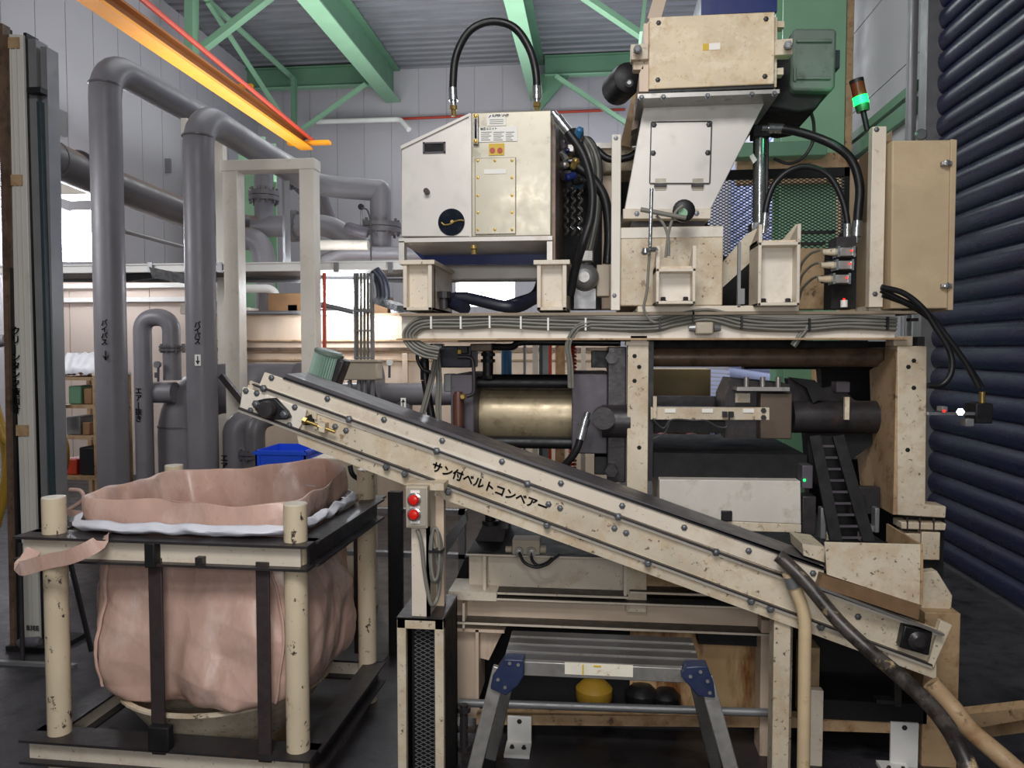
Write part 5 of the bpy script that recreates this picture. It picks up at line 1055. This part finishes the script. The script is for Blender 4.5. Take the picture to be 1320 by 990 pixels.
# tail: bearing + end plate
G().pp([(1213, 800), (1228, 806), (1208, 850), (1204, 861), (1196, 857)], YV - .016, .03).out('tail_plate', cream2, t, bevel=.002)
tb = G().prism([P(x, y, YV - .045) for x, y in ((1166, 806), (1203, 815), (1198, 846), (1160, 835))], (0, .045, 0)).out('tail_bearing', black, t, bevel=.006)
G().lathe([(.032, 0), (.036, .012), (.02, .025)], P(1182, 825, YV - .045), (0, -1, 0), 24).out('bearing_cap', steel, tb)
# lettering along the slope
a, b = P(557, 606, YV), P(690, 655, YV); dx = (b - a).normalized(); up = Vector((0, -1, 0)).cross(dx); up = up if up.z > 0 else -up
text('サン付ベルトコンベアー', 'lettering', (b - a).length / 11 * 1.12, inkm, t, P(555, 605, YV - .002), dx, dx.cross(Vector((0, 1, 0))) if dx.cross(Vector((0, 1, 0))).z > 0 else -dx.cross(Vector((0, 1, 0))), .0022, 1.0)
# legs
for nm, px0, px1, y, dY, m in (('leg', 1003, 1025, 792, .0, cream2),):
    G().box(X(px0, YV + .02), X(px1, YV + .02), YV + .015, YV + .1, 0, Z(y, YV)).box(X(px0, YV + .2), X(px1, YV + .2), YV + .16, YV + .21, 0, Z(y, YV)).out(nm, m, t, bevel=.003)
dm = thing('drive_motor', P(425, 497, 3.5), 'green finned cylindrical motor standing tilted behind the conveyor head', 'motor')
a, b = P(412, 500, 3.55), P(424, 457, 3.55); d = (b - a).normalized(); u, v = ortho(d); g = G(); n = 72
prof = [(.058 if k % 2 else .068) for k in range(n)]
r0 = [g.bm.verts.new(a + (u * math.cos(2 * math.pi * k / n) + v * math.sin(2 * math.pi * k / n)) * prof[k]) for k in range(n)]
r1_ = [g.bm.verts.new(b + (u * math.cos(2 * math.pi * k / n) + v * math.sin(2 * math.pi * k / n)) * prof[k]) for k in range(n)]
for k in range(n): g.bm.faces.new((r0[k], r0[(k + 1) % n], r1_[(k + 1) % n], r1_[k]))
g.bm.faces.new(r0[::-1]); g.bm.faces.new(r1_); g.out('finned_housing', motorf, dm, ang=.3)
G().lathe([(.071, 0), (.071, .012), (.06, .02)], b, d, 30).out('end_cover', motorg, dm); G().pp([(434, 462), (445, 465), (432, 500), (424, 498)], 3.5, .1).out('terminal_box', steel, dm, bevel=.01)
# feed hopper plate at the tail
t = thing('feed_chute', P(1125, 780, 3.12), 'cream feed chute plate with brown skirt over the lower conveyor end', 'chute')
G().pp([(1063, 699), (1187, 702), (1186, 780), (1066, 741)], YV - .05, .01).out('front_plate', cream2, t, bevel=.002)
G().pp([(1060, 741), (1186, 780), (1184, 799), (1056, 756)], YV - .06, .05).out('brown_skirt', mat('brown rubber skirt', '#7a5f44', .5, 0, .25, 8), t)
G().bar(P(1056, 757, YV - .07), P(1215, 817, YV - .04), .008, .03, (0, 1, 0)).out('skirt_edge', alu, t)
G().pp([(1187, 702), (1186, 780), (1190, 780), (1190, 702)], YV - .05, .35).pp([(1063, 699), (1187, 702), (1187, 704), (1063, 702)], YV + .3, .01).out('side_plate', creamdk, t)
G().pp([(1066, 697), (1187, 700), (1187, 740), (1066, 740)], YV + .28, .01).out('rear_plate', void, t)
G().pp([(1034, 701), (1063, 705), (1063, 725), (1036, 716)], YV + .02, .2).out('rear_lip', cream2, t)
for x in (1111, 1112, 1111): pass
ZP[0] = 545
# push button post + box
t = thing('button_post', (X(545, 2.97), 3.05, .78), 'cream upright post carrying the push button box under the conveyor', 'post')
G().box(X(529, 2.97), X(552, 2.97), 2.97, 2.99, Z(797, 2.97), Z(628, 2.97)).box(X(548, 2.97), X(552, 2.97), 2.97, 3.1, Z(797, 2.97), Z(628, 2.97)).out('front_channel', cream, t)
G().box(X(553, 3.0), X(568, 3.05), 3.1, 3.14, Z(797, 2.97), Z(640, 2.97)).out('rear_channel', pinkst, t)
G().pb(524, 623, 572, 632, 2.98, .14).out('top_plate', cream2, t)
t = thing('push_button_box', P(537, 682, 2.93), 'grey push button box with two red buttons on the cream post', 'switch box')
G().pb(523, 627, 551, 681, 2.92, .045).out('body', boxgry, t, bevel=.004); G().pb(525, 630, 549, 678, 2.915, .006).out('face_plate', mat('pale grey face plate', '#a8a094', .45, 0, .05, 4), t)
for y in (644, 663):
    G().lathe([(.027, 0), (.027, .006), (.021, .008)], P(534, y, 2.915), (0, -1, 0), 24).out('button_ring', chrome, t)
    G().lathe([(.019, 0), (.021, .012), (.016, .02), (.005, .023)], P(534, y, 2.908), (0, -1, 0), 24).out('red_button', mat('bright red push button', '#e02018', .3, 0, .05), t)
for y in (634, 654, 673): G().pb(529, y - 1.8, 541, y + 1.8, 2.912, .003).out('legend_plate', whitesh, t)
o = G().tube([P(538, 683, 2.94), P(543, 700, 2.94), P(547, 735, 2.95), P(552, 765, 2.96), P(557, 780, 2.97), P(564, 770, 3.0), P(567, 745, 3.0), P(562, 715, 2.99), P(556, 690, 2.99)], .008).out('button_cable', cable); tag(o, 'grey cable leaving the push button box and looping up again', 'cable')
g = G()
for k in range(4):
    ww = 5.5 + 1.3 * k; g.sweep(smooth_pts([P(561 + ww * math.sin(2 * math.pi * s / 16), 714 - 34 * math.cos(2 * math.pi * s / 16) + k, 2.96 + .008 * k) for s in range(17)], 3), .006, 8)
o = g.out('cable_coil', cable); tag(o, 'coiled grey cable hanging on the cream post', 'cable'); G().pb(552, 710, 570, 713, 2.95, .05).out('cable_tie', blackp, o)
# pedestal with expanded metal
YP = 2.95
t = thing('mesh_pedestal', (X(540, YP), YP, 0), 'tall narrow cream pedestal with a black expanded metal panel', 'pedestal')
zt = Z(797, YP); x0, x1 = X(512, YP, 890), X(572, YP, 890); w = .036
G().box(x0, x0 + w, YP, YP + .03, 0, zt).box(x1 - w, x1, YP, YP + .03, 0, zt).box(x0, x1, YP, YP + .03, zt - .045, zt).out('front_frame', cream2, t, bevel=.003)
G().box(x0, x1, YP, YP + .3, zt - .01, zt + .001).out('top_plate', steel, t)
G().box(x0, x0 + .01, YP + .03, YP + .3, 0, zt - .01).box(x1 - .01, x1, YP + .03, YP + .3, 0, zt - .01).box(x0, x1, YP + .28, YP + .3, 0, zt).out('housing', void, t)
expanded(t, x0 + w + .02, x1 - w - .012, 0.02, zt - .05, YP + .06, .036, greymt, .5, .0022)
G().box(x0 + w, x1 - w, YP + .1, YP + .11, 0, zt - .05).out('inner_sheet', void, t)
# ================================================================== STEP STOOL
YA = 2.7
ZP[0] = 770; zt = Z(857, YA); zb_ = zt - 19 * YA / 1000
xa, xb = X(645, YA, 857), X(909, YA, 857); Yb = 3.0
t = thing('step_stool', ((xa + xb) / 2, 2.85, 0), 'folding aluminium work platform step stool with blue corner joints', 'step stool')
g = G(); 
G().box(xa + .01, xb - .01, YA, YA + .02, zb_, zt).box(xa + .03, xb - .03, Yb - .02, Yb, zb_, zt).box(xa + .01, xa + .03, YA, Yb, zb_, zt).box(xb - .03, xb - .01, YA, Yb, zb_, zt).out('rim', alu, t, bevel=.003)
tr = mat('dark ribbed aluminium tread', '#5e5a58', .4, .5, .2, 6)
for i in range(4):
    y0 = YA + .005 + i * (Yb - YA) / 4; d = (Yb - YA) / 4 - .012
    G().box(xa + .012, xb - .012, y0, y0 + d, zt - .012, zt + .002).out('tread', tr, t)
    G().box(xa + .012, xb - .012, y0 - .004, y0 + .002, zt - .005, zt + .006).out('tread_edge', alu, t)
g = G()
for px, y in (): pass
G().pb(728, 856, 816, 871, YA - .002, .003).out('warning_sticker', mat('torn warning sticker', '#e8e2d0', .6, 0, .1, 9, [('#a87040', 14, .6, .68, .9)]), t)
G().pb(750.5, 857, 752.5, 870.5, YA - .004, .003).out('yellow_stripe', yellow, t); G().pb(765, 858, 775, 860, YA - .004, .003).out('sticker_print', yellow, t)
def leg(top, bot, nm='leg'):
    a, b = Vector(top), Vector(bot); L = G().bar(a, b, .05, .028, (0, 1, 0)).out(nm, alu, t, bevel=.004)
    d = (b - a).normalized(); G().bar(b - d * .06, b + d * .0, .056, .034, (0, 1, 0)).out('rubber_foot', black, L)
def gp(px, py, Y): p = P(px, py, Y); return p
for s, xt, xg in ((-1, xa + .0, X(604, 2.62)), (1, xb - .0, X(950, 2.62))):
    # leg passes through photo points (front pair)
    top = Vector((xt + s * .0, YA - .005, zt - .02)); q = P(612 if s < 0 else 942, 990, 2.66); dd = (q - top); k = (top.z - 0.0) / (-dd.z); leg(top, top + dd * k)
    top = Vector((xt - s * .03, Yb + .01, zt - .02)); dd = Vector((dd.x * .9, .12, dd.z)); k = top.z / -dd.z; leg(top, top + dd * k)
    # rungs between front and rear leg
    for f in (.35, .7):
        a = Vector((xt, YA, zt - .02)).lerp(Vector((xt, YA, zt - .02)) + (q - Vector((xt, YA, zt - .02))) * 1.3, f); G().box(a.x - .02, a.x + .02, a.y, a.y + .36, a.z - .014, a.z + .014).out('side_rung', alu, t)
    jp = [(635, 872), (650, 850), (675, 851), (675, 872), (668, 884), (652, 897), (632, 888)] if s < 0 else [(884, 860), (897, 859), (912, 859), (920, 880), (922, 900), (900, 898), (878, 872)]
    j = G().pp(jp, YA - .04, .06).out('corner_joint', bluebr, t, bevel=.004)
    for x, y in (((657, 855), (668, 857), (642, 876), (651, 886)) if s < 0 else ((903, 866), (912, 878), (915, 893), (890, 872))): G().lathe([(.006, 0), (.006, .003)], P(x, y, YA - .04), (0, -1, 0), 10).out('rivet', alu, j)
# ================================================================== HOSES AT RIGHT
o = G().tube([P(1003, 716, 3.0), P(1012, 724, 2.99), P(1040, 752, 2.94), P(1080, 800, 2.86), P(1120, 838, 2.78), P(1160, 872, 2.68), P(1195, 905, 2.58), P(1220, 935, 2.48), P(1240, 970, 2.4), P(1262, 1020, 2.32)], [0] and .026, 18).out('suction_hose', hose_w); tag(o, 'thick grimy hose hanging diagonally over the conveyor end to the floor', 'hose')
tagp = G().bend([P(1016, 738, 3.0), P(1024, 756, 3.0), P(1038, 792, 3.0), (P(1036, 990, 3.0).x, 3.0, 0)], .024, .1, 16).out('bent_pipe', mat('yellowed cream pipe', '#d8c09a', .45, 0, .15, 5, [('#8a6a40', 12, .58, .7, .7)])); tag(tagp, 'cream pipe with a bent top standing before the conveyor leg', 'pipe')
G().cyl(P(1019, 742, 3.0), P(1024, 756, 3.0), .03).out('pipe_coupling', greymt, tagp)
o = G().tube([P(1200, 880, 2.75), P(1228, 912, 2.72), P(1252, 942, 2.65), P(1290, 975, 2.55), P(1330, 1010, 2.5)], .03, 14).out('tan_hose', creamdk); tag(o, 'tan hose end lying right of the thick grimy hose', 'hose')
o = G().prism([P(1232, 922, 3.3), P(1330, 912, 3.0), P(1330, 926, 3.0), P(1240, 942, 3.3)], (0, .06, 0)).prism([P(1258, 940, 3.3), P(1330, 930, 3.05), P(1330, 943, 3.05), P(1264, 952, 3.3)], (0, .06, 0)).out('cream_angle', creamdk); tag(o, 'cream angle bar at the lower right corner', 'bar')
# ================================================================== BAG FRAME (rotated local coordinates)
BX, BY, BR = -1.69, 3.37, R(-1.2)
fr = thing('bag_frame', (BX, BY, 0), 'cream welded pipe frame holding the big pink bag', 'frame', rz=BR)
hx, hy = .52, .44
zr0, zr1 = .955, 1.045
def L(g, name, m, parent, bevel=0): return g.out(name, m, parent, bevel, local=True)
post = mat('chipped cream pipe paint', '#dccbae', .45, 0, .12, 3, [('#2a2018', 26, .6, .635, .95), ('#b08038', 15, .62, .7, .5)], stretch=(1, 1, .7))
for sx in (-1, 1):
    for sy in (-1, 1):
        x, y = sx * hx, sy * hy
        p = L(G().cyl((x, y, 0), (x, y, 1.19), .046, n=28), 'post', post, fr); L(G().cyl((x, y, 1.188), (x, y, 1.194), .044, n=28), 'post_cap', creamlt, p)
def rail(z0, z1, m, over=.12):
    y = -hy - .05
    w = L(G().box(-hx - .1, hx + .04, y, y + .012, z0, z1), 'rail', m, fr)
    L(G().box(-hx - over, hx + .08, y - .035, y + .1, z1, z1 + .01).box(-hx - over, hx + .08, y - .035, y + .06, z0 - .01, z0), 'rail_flange', steel, w)
    y = hy + .05; w = L(G().box(-hx, hx, y - .012, y, z0, z1), 'rail', m, fr)
    L(G().box(-hx - .04, hx + .08, y - .06, y + .035, z1, z1 + .01).box(-hx, hx, y - .06, y + .035, z0 - .01, z0), 'rail_flange', steel, w)
    for s in (-1, 1):
        x = s * (hx + .05); w = L(G().box(x - .006, x + .006, -hy, hy, z0, z1), 'rail', steel if s > 0 else m, fr)
        L(G().box(x - .06, x + .045, -hy, hy, z1, z1 + .01).box(x - .06, x + .045, -hy, hy, z0 - .01, z0), 'rail_flange', steel, w)
rail(zr0, zr1 - .01, cream); rail(.115, .195, cream)
# hanging flat straps
for x, y, w in ((-.045, -hy - .045, .058), (.405, -hy - .045, .055)):
    L(G().box(x - w / 2, x + w / 2, y - .012, y, .17, .97), 'strap', strapd, fr, .003)
L(G().box(-.065, -.02, -hy - .095, -hy - .05, .94, 1.04), 'strap_buckle', void, fr, .006); L(G().box(-.07, .02, -hy - .09, -hy - .05, .2, .3), 'strap_buckle', void, fr, .006)
L(G().box(.14, .17, -hy - .08, -hy - .045, .955, .985), 'small_hook', steel, fr)
# the bag
NB = 240
def se(th, e=3.4):
    c, s_ = math.cos(th), math.sin(th); k = (abs(c) ** e + abs(s_) ** e) ** (-1 / e); return c * k, s_ * k
#        half x, half y, z, exponent, crumple
prof = [(.49, .43, 1.07, 6, .5), (.503, .442, 1.085, 6, .6), (.508, .446, 1.115, 6, .7), (.506, .444, 1.15, 6, .7), (.498, .437, 1.178, 6, .6), (.488, .43, 1.176, 6, .5), (.478, .423, 1.14, 5.5, .7), (.465, .412, 1.07, 5, .9), (.46, .4, .98, 5, .8), (.475, .405, .9, 4.6, .9),
        (.505, .415, .82, 4.4, 1.1), (.525, .42, .72, 4.2, 1.2), (.535, .425, .62, 4, 1.2), (.54, .435, .5, 4, 1.2), (.53, .432, .41, 3.8, 1.2), (.5, .42, .355, 3.4, 1.2), (.42, .38, .325, 2.8, .8), (.28, .28, .31, 2.2, .3), (.14, .14, .305, 2, .1), (.01, .01, .305, 2, 0)]
random.seed(21)
FOLD = []
for k in range(13):
    f = [1.1, 1.3, 1.6, 1.9, 2.3, 2.7, 3.1, 3.6, 4.2, 5, 6, 7, 9][k]
    v_ = Vector((random.gauss(0, 1), random.gauss(0, 1), random.gauss(0, .7))).normalized(); FOLD.append((v_ * f, random.random(), .1 / f, Vector((random.random() * 20, 3, 7))))
def crumple(p):
    h = 0; q = p + Vector((noise.noise(p * 2.1), noise.noise(p * 2.1 + Vector((5, 0, 0))), noise.noise(p * 2.1 + Vector((0, 7, 0))))) * .07
    for v_, ph, am, off in FOLD:
        x = q.dot(v_) + ph; tr_ = abs(2 * (x - math.floor(x)) - 1) - .5
        h += am * tr_ * min(1, max(0, 3.2 * abs(noise.noise(p * 1.7 + off)) - .25))
    return h
def ridged(p): return 1 - 2 * abs(noise.noise(p))
def bagpt(u, v):
    th = 2 * math.pi * u; f = v * (len(prof) - 1); i = min(int(f), len(prof) - 2); t_ = f - i
    q = [max(0, i - 1), i, i + 1, min(len(prof) - 1, i + 2)]; a, b, c, d = [prof[k] for k in q]
    cr = [.5 * ((2 * b[j]) + (c[j] - a[j]) * t_ + (2 * a[j] - 5 * b[j] + 4 * c[j] - d[j]) * t_ ** 2 + (3 * b[j] - a[j] - 3 * c[j] + d[j]) * t_ ** 3) for j in range(5)]
    x, y = se(th, cr[3]); x *= cr[0]; y *= cr[1]; z = cr[2]
    n = Vector((x, y, 0)); n.normalize()
    p = Vector((x, y, z))
    cw = cr[4]
    dsp = cw * crumple(Vector((p.x, p.y, p.z * .65))) * .88 - .008
    if z < .8 and v > .5:  # folds gather toward the bottom
        k = (.8 - z) / .45; s9 = (th * 7.5 + 1.5 * noise.noise(p * 2)) / (2 * math.pi); dsp += .03 * k * (abs(2 * (s9 - math.floor(s9)) - 1) - .5) * (.3 + 1.2 * abs(noise.noise(p * 1.5 + Vector((9, 0, 0)))))
    p += n * dsp
    if v < .4: 
        lift = .02 * noise.noise(Vector((x * 2.2, y * 2.2, 4))) + .05 * max(0, min(1, (y - .1) / .3)) * max(0, min(1, .5 + 1.6 * x))
        p.z += lift * max(0, min(1, (z - 1.04) / .1)) + .004 * math.sin(th * 13)
    else: p.z += .012 * noise.noise(p * 4)
    return p
g = G(); g.grid(bagpt, 300, 280, True)
bag = thing('bulk_bag', (BX, BY, 0), 'big crumpled pink woven bulk bag hanging in the cream frame with its mouth open', 'bag', rz=BR)

g.out('bag_body', pinkbag, bag, local=True, ang=3.2)
def hem(u, v):
    th = 2 * math.pi * u; x, y = se(th, 5); a = .505 + .022 * math.sin(v * 3.0) ; b = .447 + .02 * math.sin(v * 3.0)
    p = Vector((x * a, y * b, 1.1 - v * .046 + .004 * math.sin(th * 17) + .008 * noise.noise(Vector((x * 6, y * 6, 0))))); return p + Vector((x, y, 0)) * .012 * noise.noise(Vector((x * 8, y * 8, v * 2)))
g = G(); g.grid(hem, NB, 8, True); g.out('white_hem', whitebag, bag, local=True, solid=.004)
# seams
for th0, m in ((4.02, 0), (5.42, 0)):
    g = G(); 
    def seam(u, v, th0=th0):
        p = bagpt((th0 + .02 * (u - .5) + .02 * math.sin(v * 5)) / (2 * math.pi), .47 + .3 * v); n = Vector((p.x, p.y, 0)).normalized(); return p + n * (.006 + .012 * (1 - abs(2 * u - 1)))
    g.grid(seam, 4, 60); g.out('side_seam', pinkbag, bag, local=True, ang=3.2)
# pink strap over the corner
def strap(pts, w, name):
    sp = smooth_pts(pts, 6); g = G(); V = []
    for i, p in enumerate(sp):
        d = (sp[min(i + 1, len(sp) - 1)] - sp[max(i - 1, 0)]).normalized(); s_ = d.cross(Vector((0, 1, .1))).normalized() * w / 2; V.append((g.bm.verts.new(p + s_), g.bm.verts.new(p - s_)))
    for a, b in zip(V, V[1:]): g.bm.faces.new((a[0], a[1], b[1], b[0]))
    return g.out(name, pinkbag, ang=.05)
o = strap([P(140, 688, 2.9), P(124, 702, 2.82), P(92, 717, 2.79), P(60, 724, 2.79), P(26, 733, 2.8), P(34, 722, 2.84), P(44, 708, 2.87)], .06, 'lifting_strap'); tag(o, 'pink lifting strap hanging over the front left rail of the bag frame', 'strap')
o = strap([P(125, 665, 3.1), P(100, 662, 3.15), P(82, 661, 3.2), P(60, 668, 3.25)], .03, 'lifting_strap'); tag(o, 'short pink lifting strap lying behind the front left frame post', 'strap')
# pan under the bag
cp = Vector((BX + .0, BY, 0))
t = thing('drip_pan', tuple(cp), 'cream conical pan on the floor under the pink bag', 'pan')
G().lathe([(.31, .1), (.455, .305), (.47, .31), (.47, .32), (.445, .32), (.3, .11)], cp, (0, 0, 1), 56).out('body', cream2, t)
G().lathe([(.1, 0), (.3, 0), (.3, .1), (.1, .1)], cp, (0, 0, 1), 40).out('base_ring', creamdk, t)
# dark bits between bag frame and machine
for k, (x, y0, y1, Y, m, lab) in enumerate(((507, 640, 800, 4.4, void, 'black upright between the bag frame and the button post'), (462, 700, 900, 4.3, strapd, 'dark upright bar just behind the rear right frame post'))):
    o = G().box(X(x, Y) - .04, X(x, Y) + .04, Y, Y + .05, 0, Z(y0, Y)).out('dark_post', m); tag(o, lab, 'post')
o = G().box(X(440, 4.6), X(600, 4.6), 4.6, 4.65, Z(668, 4.6), Z(662, 4.6)).box(X(440, 4.6), X(600, 4.6), 4.6, 4.65, Z(726, 4.6), Z(720, 4.6)).box(X(500, 4.6), X(500, 4.6) + .04, 4.6, 4.65, 0, Z(662, 4.6)).box(X(590, 4.6), X(590, 4.6) + .04, 4.6, 4.65, 0, Z(662, 4.6)).out('low_rail', greymt); tag(o, 'low grey double rail in the dark behind the button post', 'rail')
# ================================================================== LIGHT
def area(loc, rot, size, e, col=(1, 1, 1), sy=None):
    l = bpy.data.lights.new('area', 'AREA'); l.energy = e; l.size = size; l.color = col
    if sy: l.shape = 'RECTANGLE'; l.size_y = sy
    o = bpy.data.objects.new('area', l); C.objects.link(o); o.location = loc; o.rotation_euler = rot; return o
area((-.4, -.6, 5.0), (R(28), 0, 0), 2.2, 150, (1, .985, .97), 1.2)
area((-.58, -.05, 3.08), (R(68), 0, R(-8)), .3, 13, (1, .99, .98))
area((.1, -.7, 2.0), (R(86), 0, 0), 1.2, 34, (1, .985, .97), .8)
area((-5.6, 4.9, 3.2), (R(80), 0, R(-12)), 1.2, 45, (.97, .98, 1), 1.2)
area((-3.0, 8, 7.6), (0, 0, 0), 3, 110, (.95, .97, 1), 5)
area((-1.0, 13.5, 6.9), (0, 0, 0), 6, 200, (.95, .98, 1), 3)
area((-2.5, 11.5, 4.9), (R(180), 0, 0), 7, 320, (.95, .98, 1), 5)
area((-2.0, 10, 1.2), (R(105), 0, R(20)), 3, 60, (.95, .98, 1), .6)
area((.6, 6, 5.4), (R(55), R(5), 0), 1.5, 35, (.97, .98, 1), 1.5)
area((.9, 4.95, 2.35), (R(40), 0, 0), .8, 14, (1, .96, .9), .2)
area((1.2, 14.2, 6.5), (0, R(-60), 0), 1.5, 90, (.9, .95, 1), 3)
w = bpy.data.worlds.new('world'); bpy.context.scene.world = w; w.use_nodes = True
w.node_tree.nodes['Background'].inputs[0].default_value = (.9, .93, 1, 1); w.node_tree.nodes['Background'].inputs[1].default_value = .12
sc = bpy.context.scene
sc.view_settings.view_transform = 'Standard'; sc.view_settings.look = 'None'; sc.view_settings.exposure = 0; sc.view_settings.gamma = 1
# every loose piece of these parts becomes a part of its own
def islands(me):
    adj = {}
    for e in me.edges:
        a, b = e.vertices; adj.setdefault(a, []).append(b); adj.setdefault(b, []).append(a)
    seen = {}; k = 0
    for v in range(len(me.vertices)):
        if v in seen: continue
        st = [v]; seen[v] = k
        while st:
            for q in adj.get(st.pop(), ()):
                if q not in seen: seen[q] = k; st.append(q)
        k += 1
    return seen, k
PIECES = ('cover_rib', 'side_bar', 'gusset', 'hinge_leaf', 'tie_rod', 'tab', 'end_plate', 'side_arm', 'wing_clamp', 'leg', 'stiffener', 'lower_block', 'side_gland', 'take_up_lug', 'side_rail', 'conduit', 'cable', 'rib', 'stud', 'corner_bolt', 'flange', 'rail_flange', 'mounting_arm', 'sensor_head', 'top_bar', 'edge_flange', 'left_leg')
for o in [o for o in bpy.data.objects if o.type == 'MESH' and o.parent and o.name.split('.')[0] in PIECES]:
    seen, k = islands(o.data)
    if k < 2 or k > 8: continue
    for i in range(1, k + 1):
        keep = i % k
        if i < k: n = o.copy(); n.data = o.data.copy(); C.objects.link(n)
        else: n = o
        bb = bmesh.new(); bb.from_mesh(n.data); bb.verts.ensure_lookup_table()
        bmesh.ops.delete(bb, geom=[v for v in bb.verts if seen[v.index] != keep], context='VERTS'); bb.to_mesh(n.data); bb.free()
for o in list(bpy.data.objects):
    if '_o' in o: del o['_o']
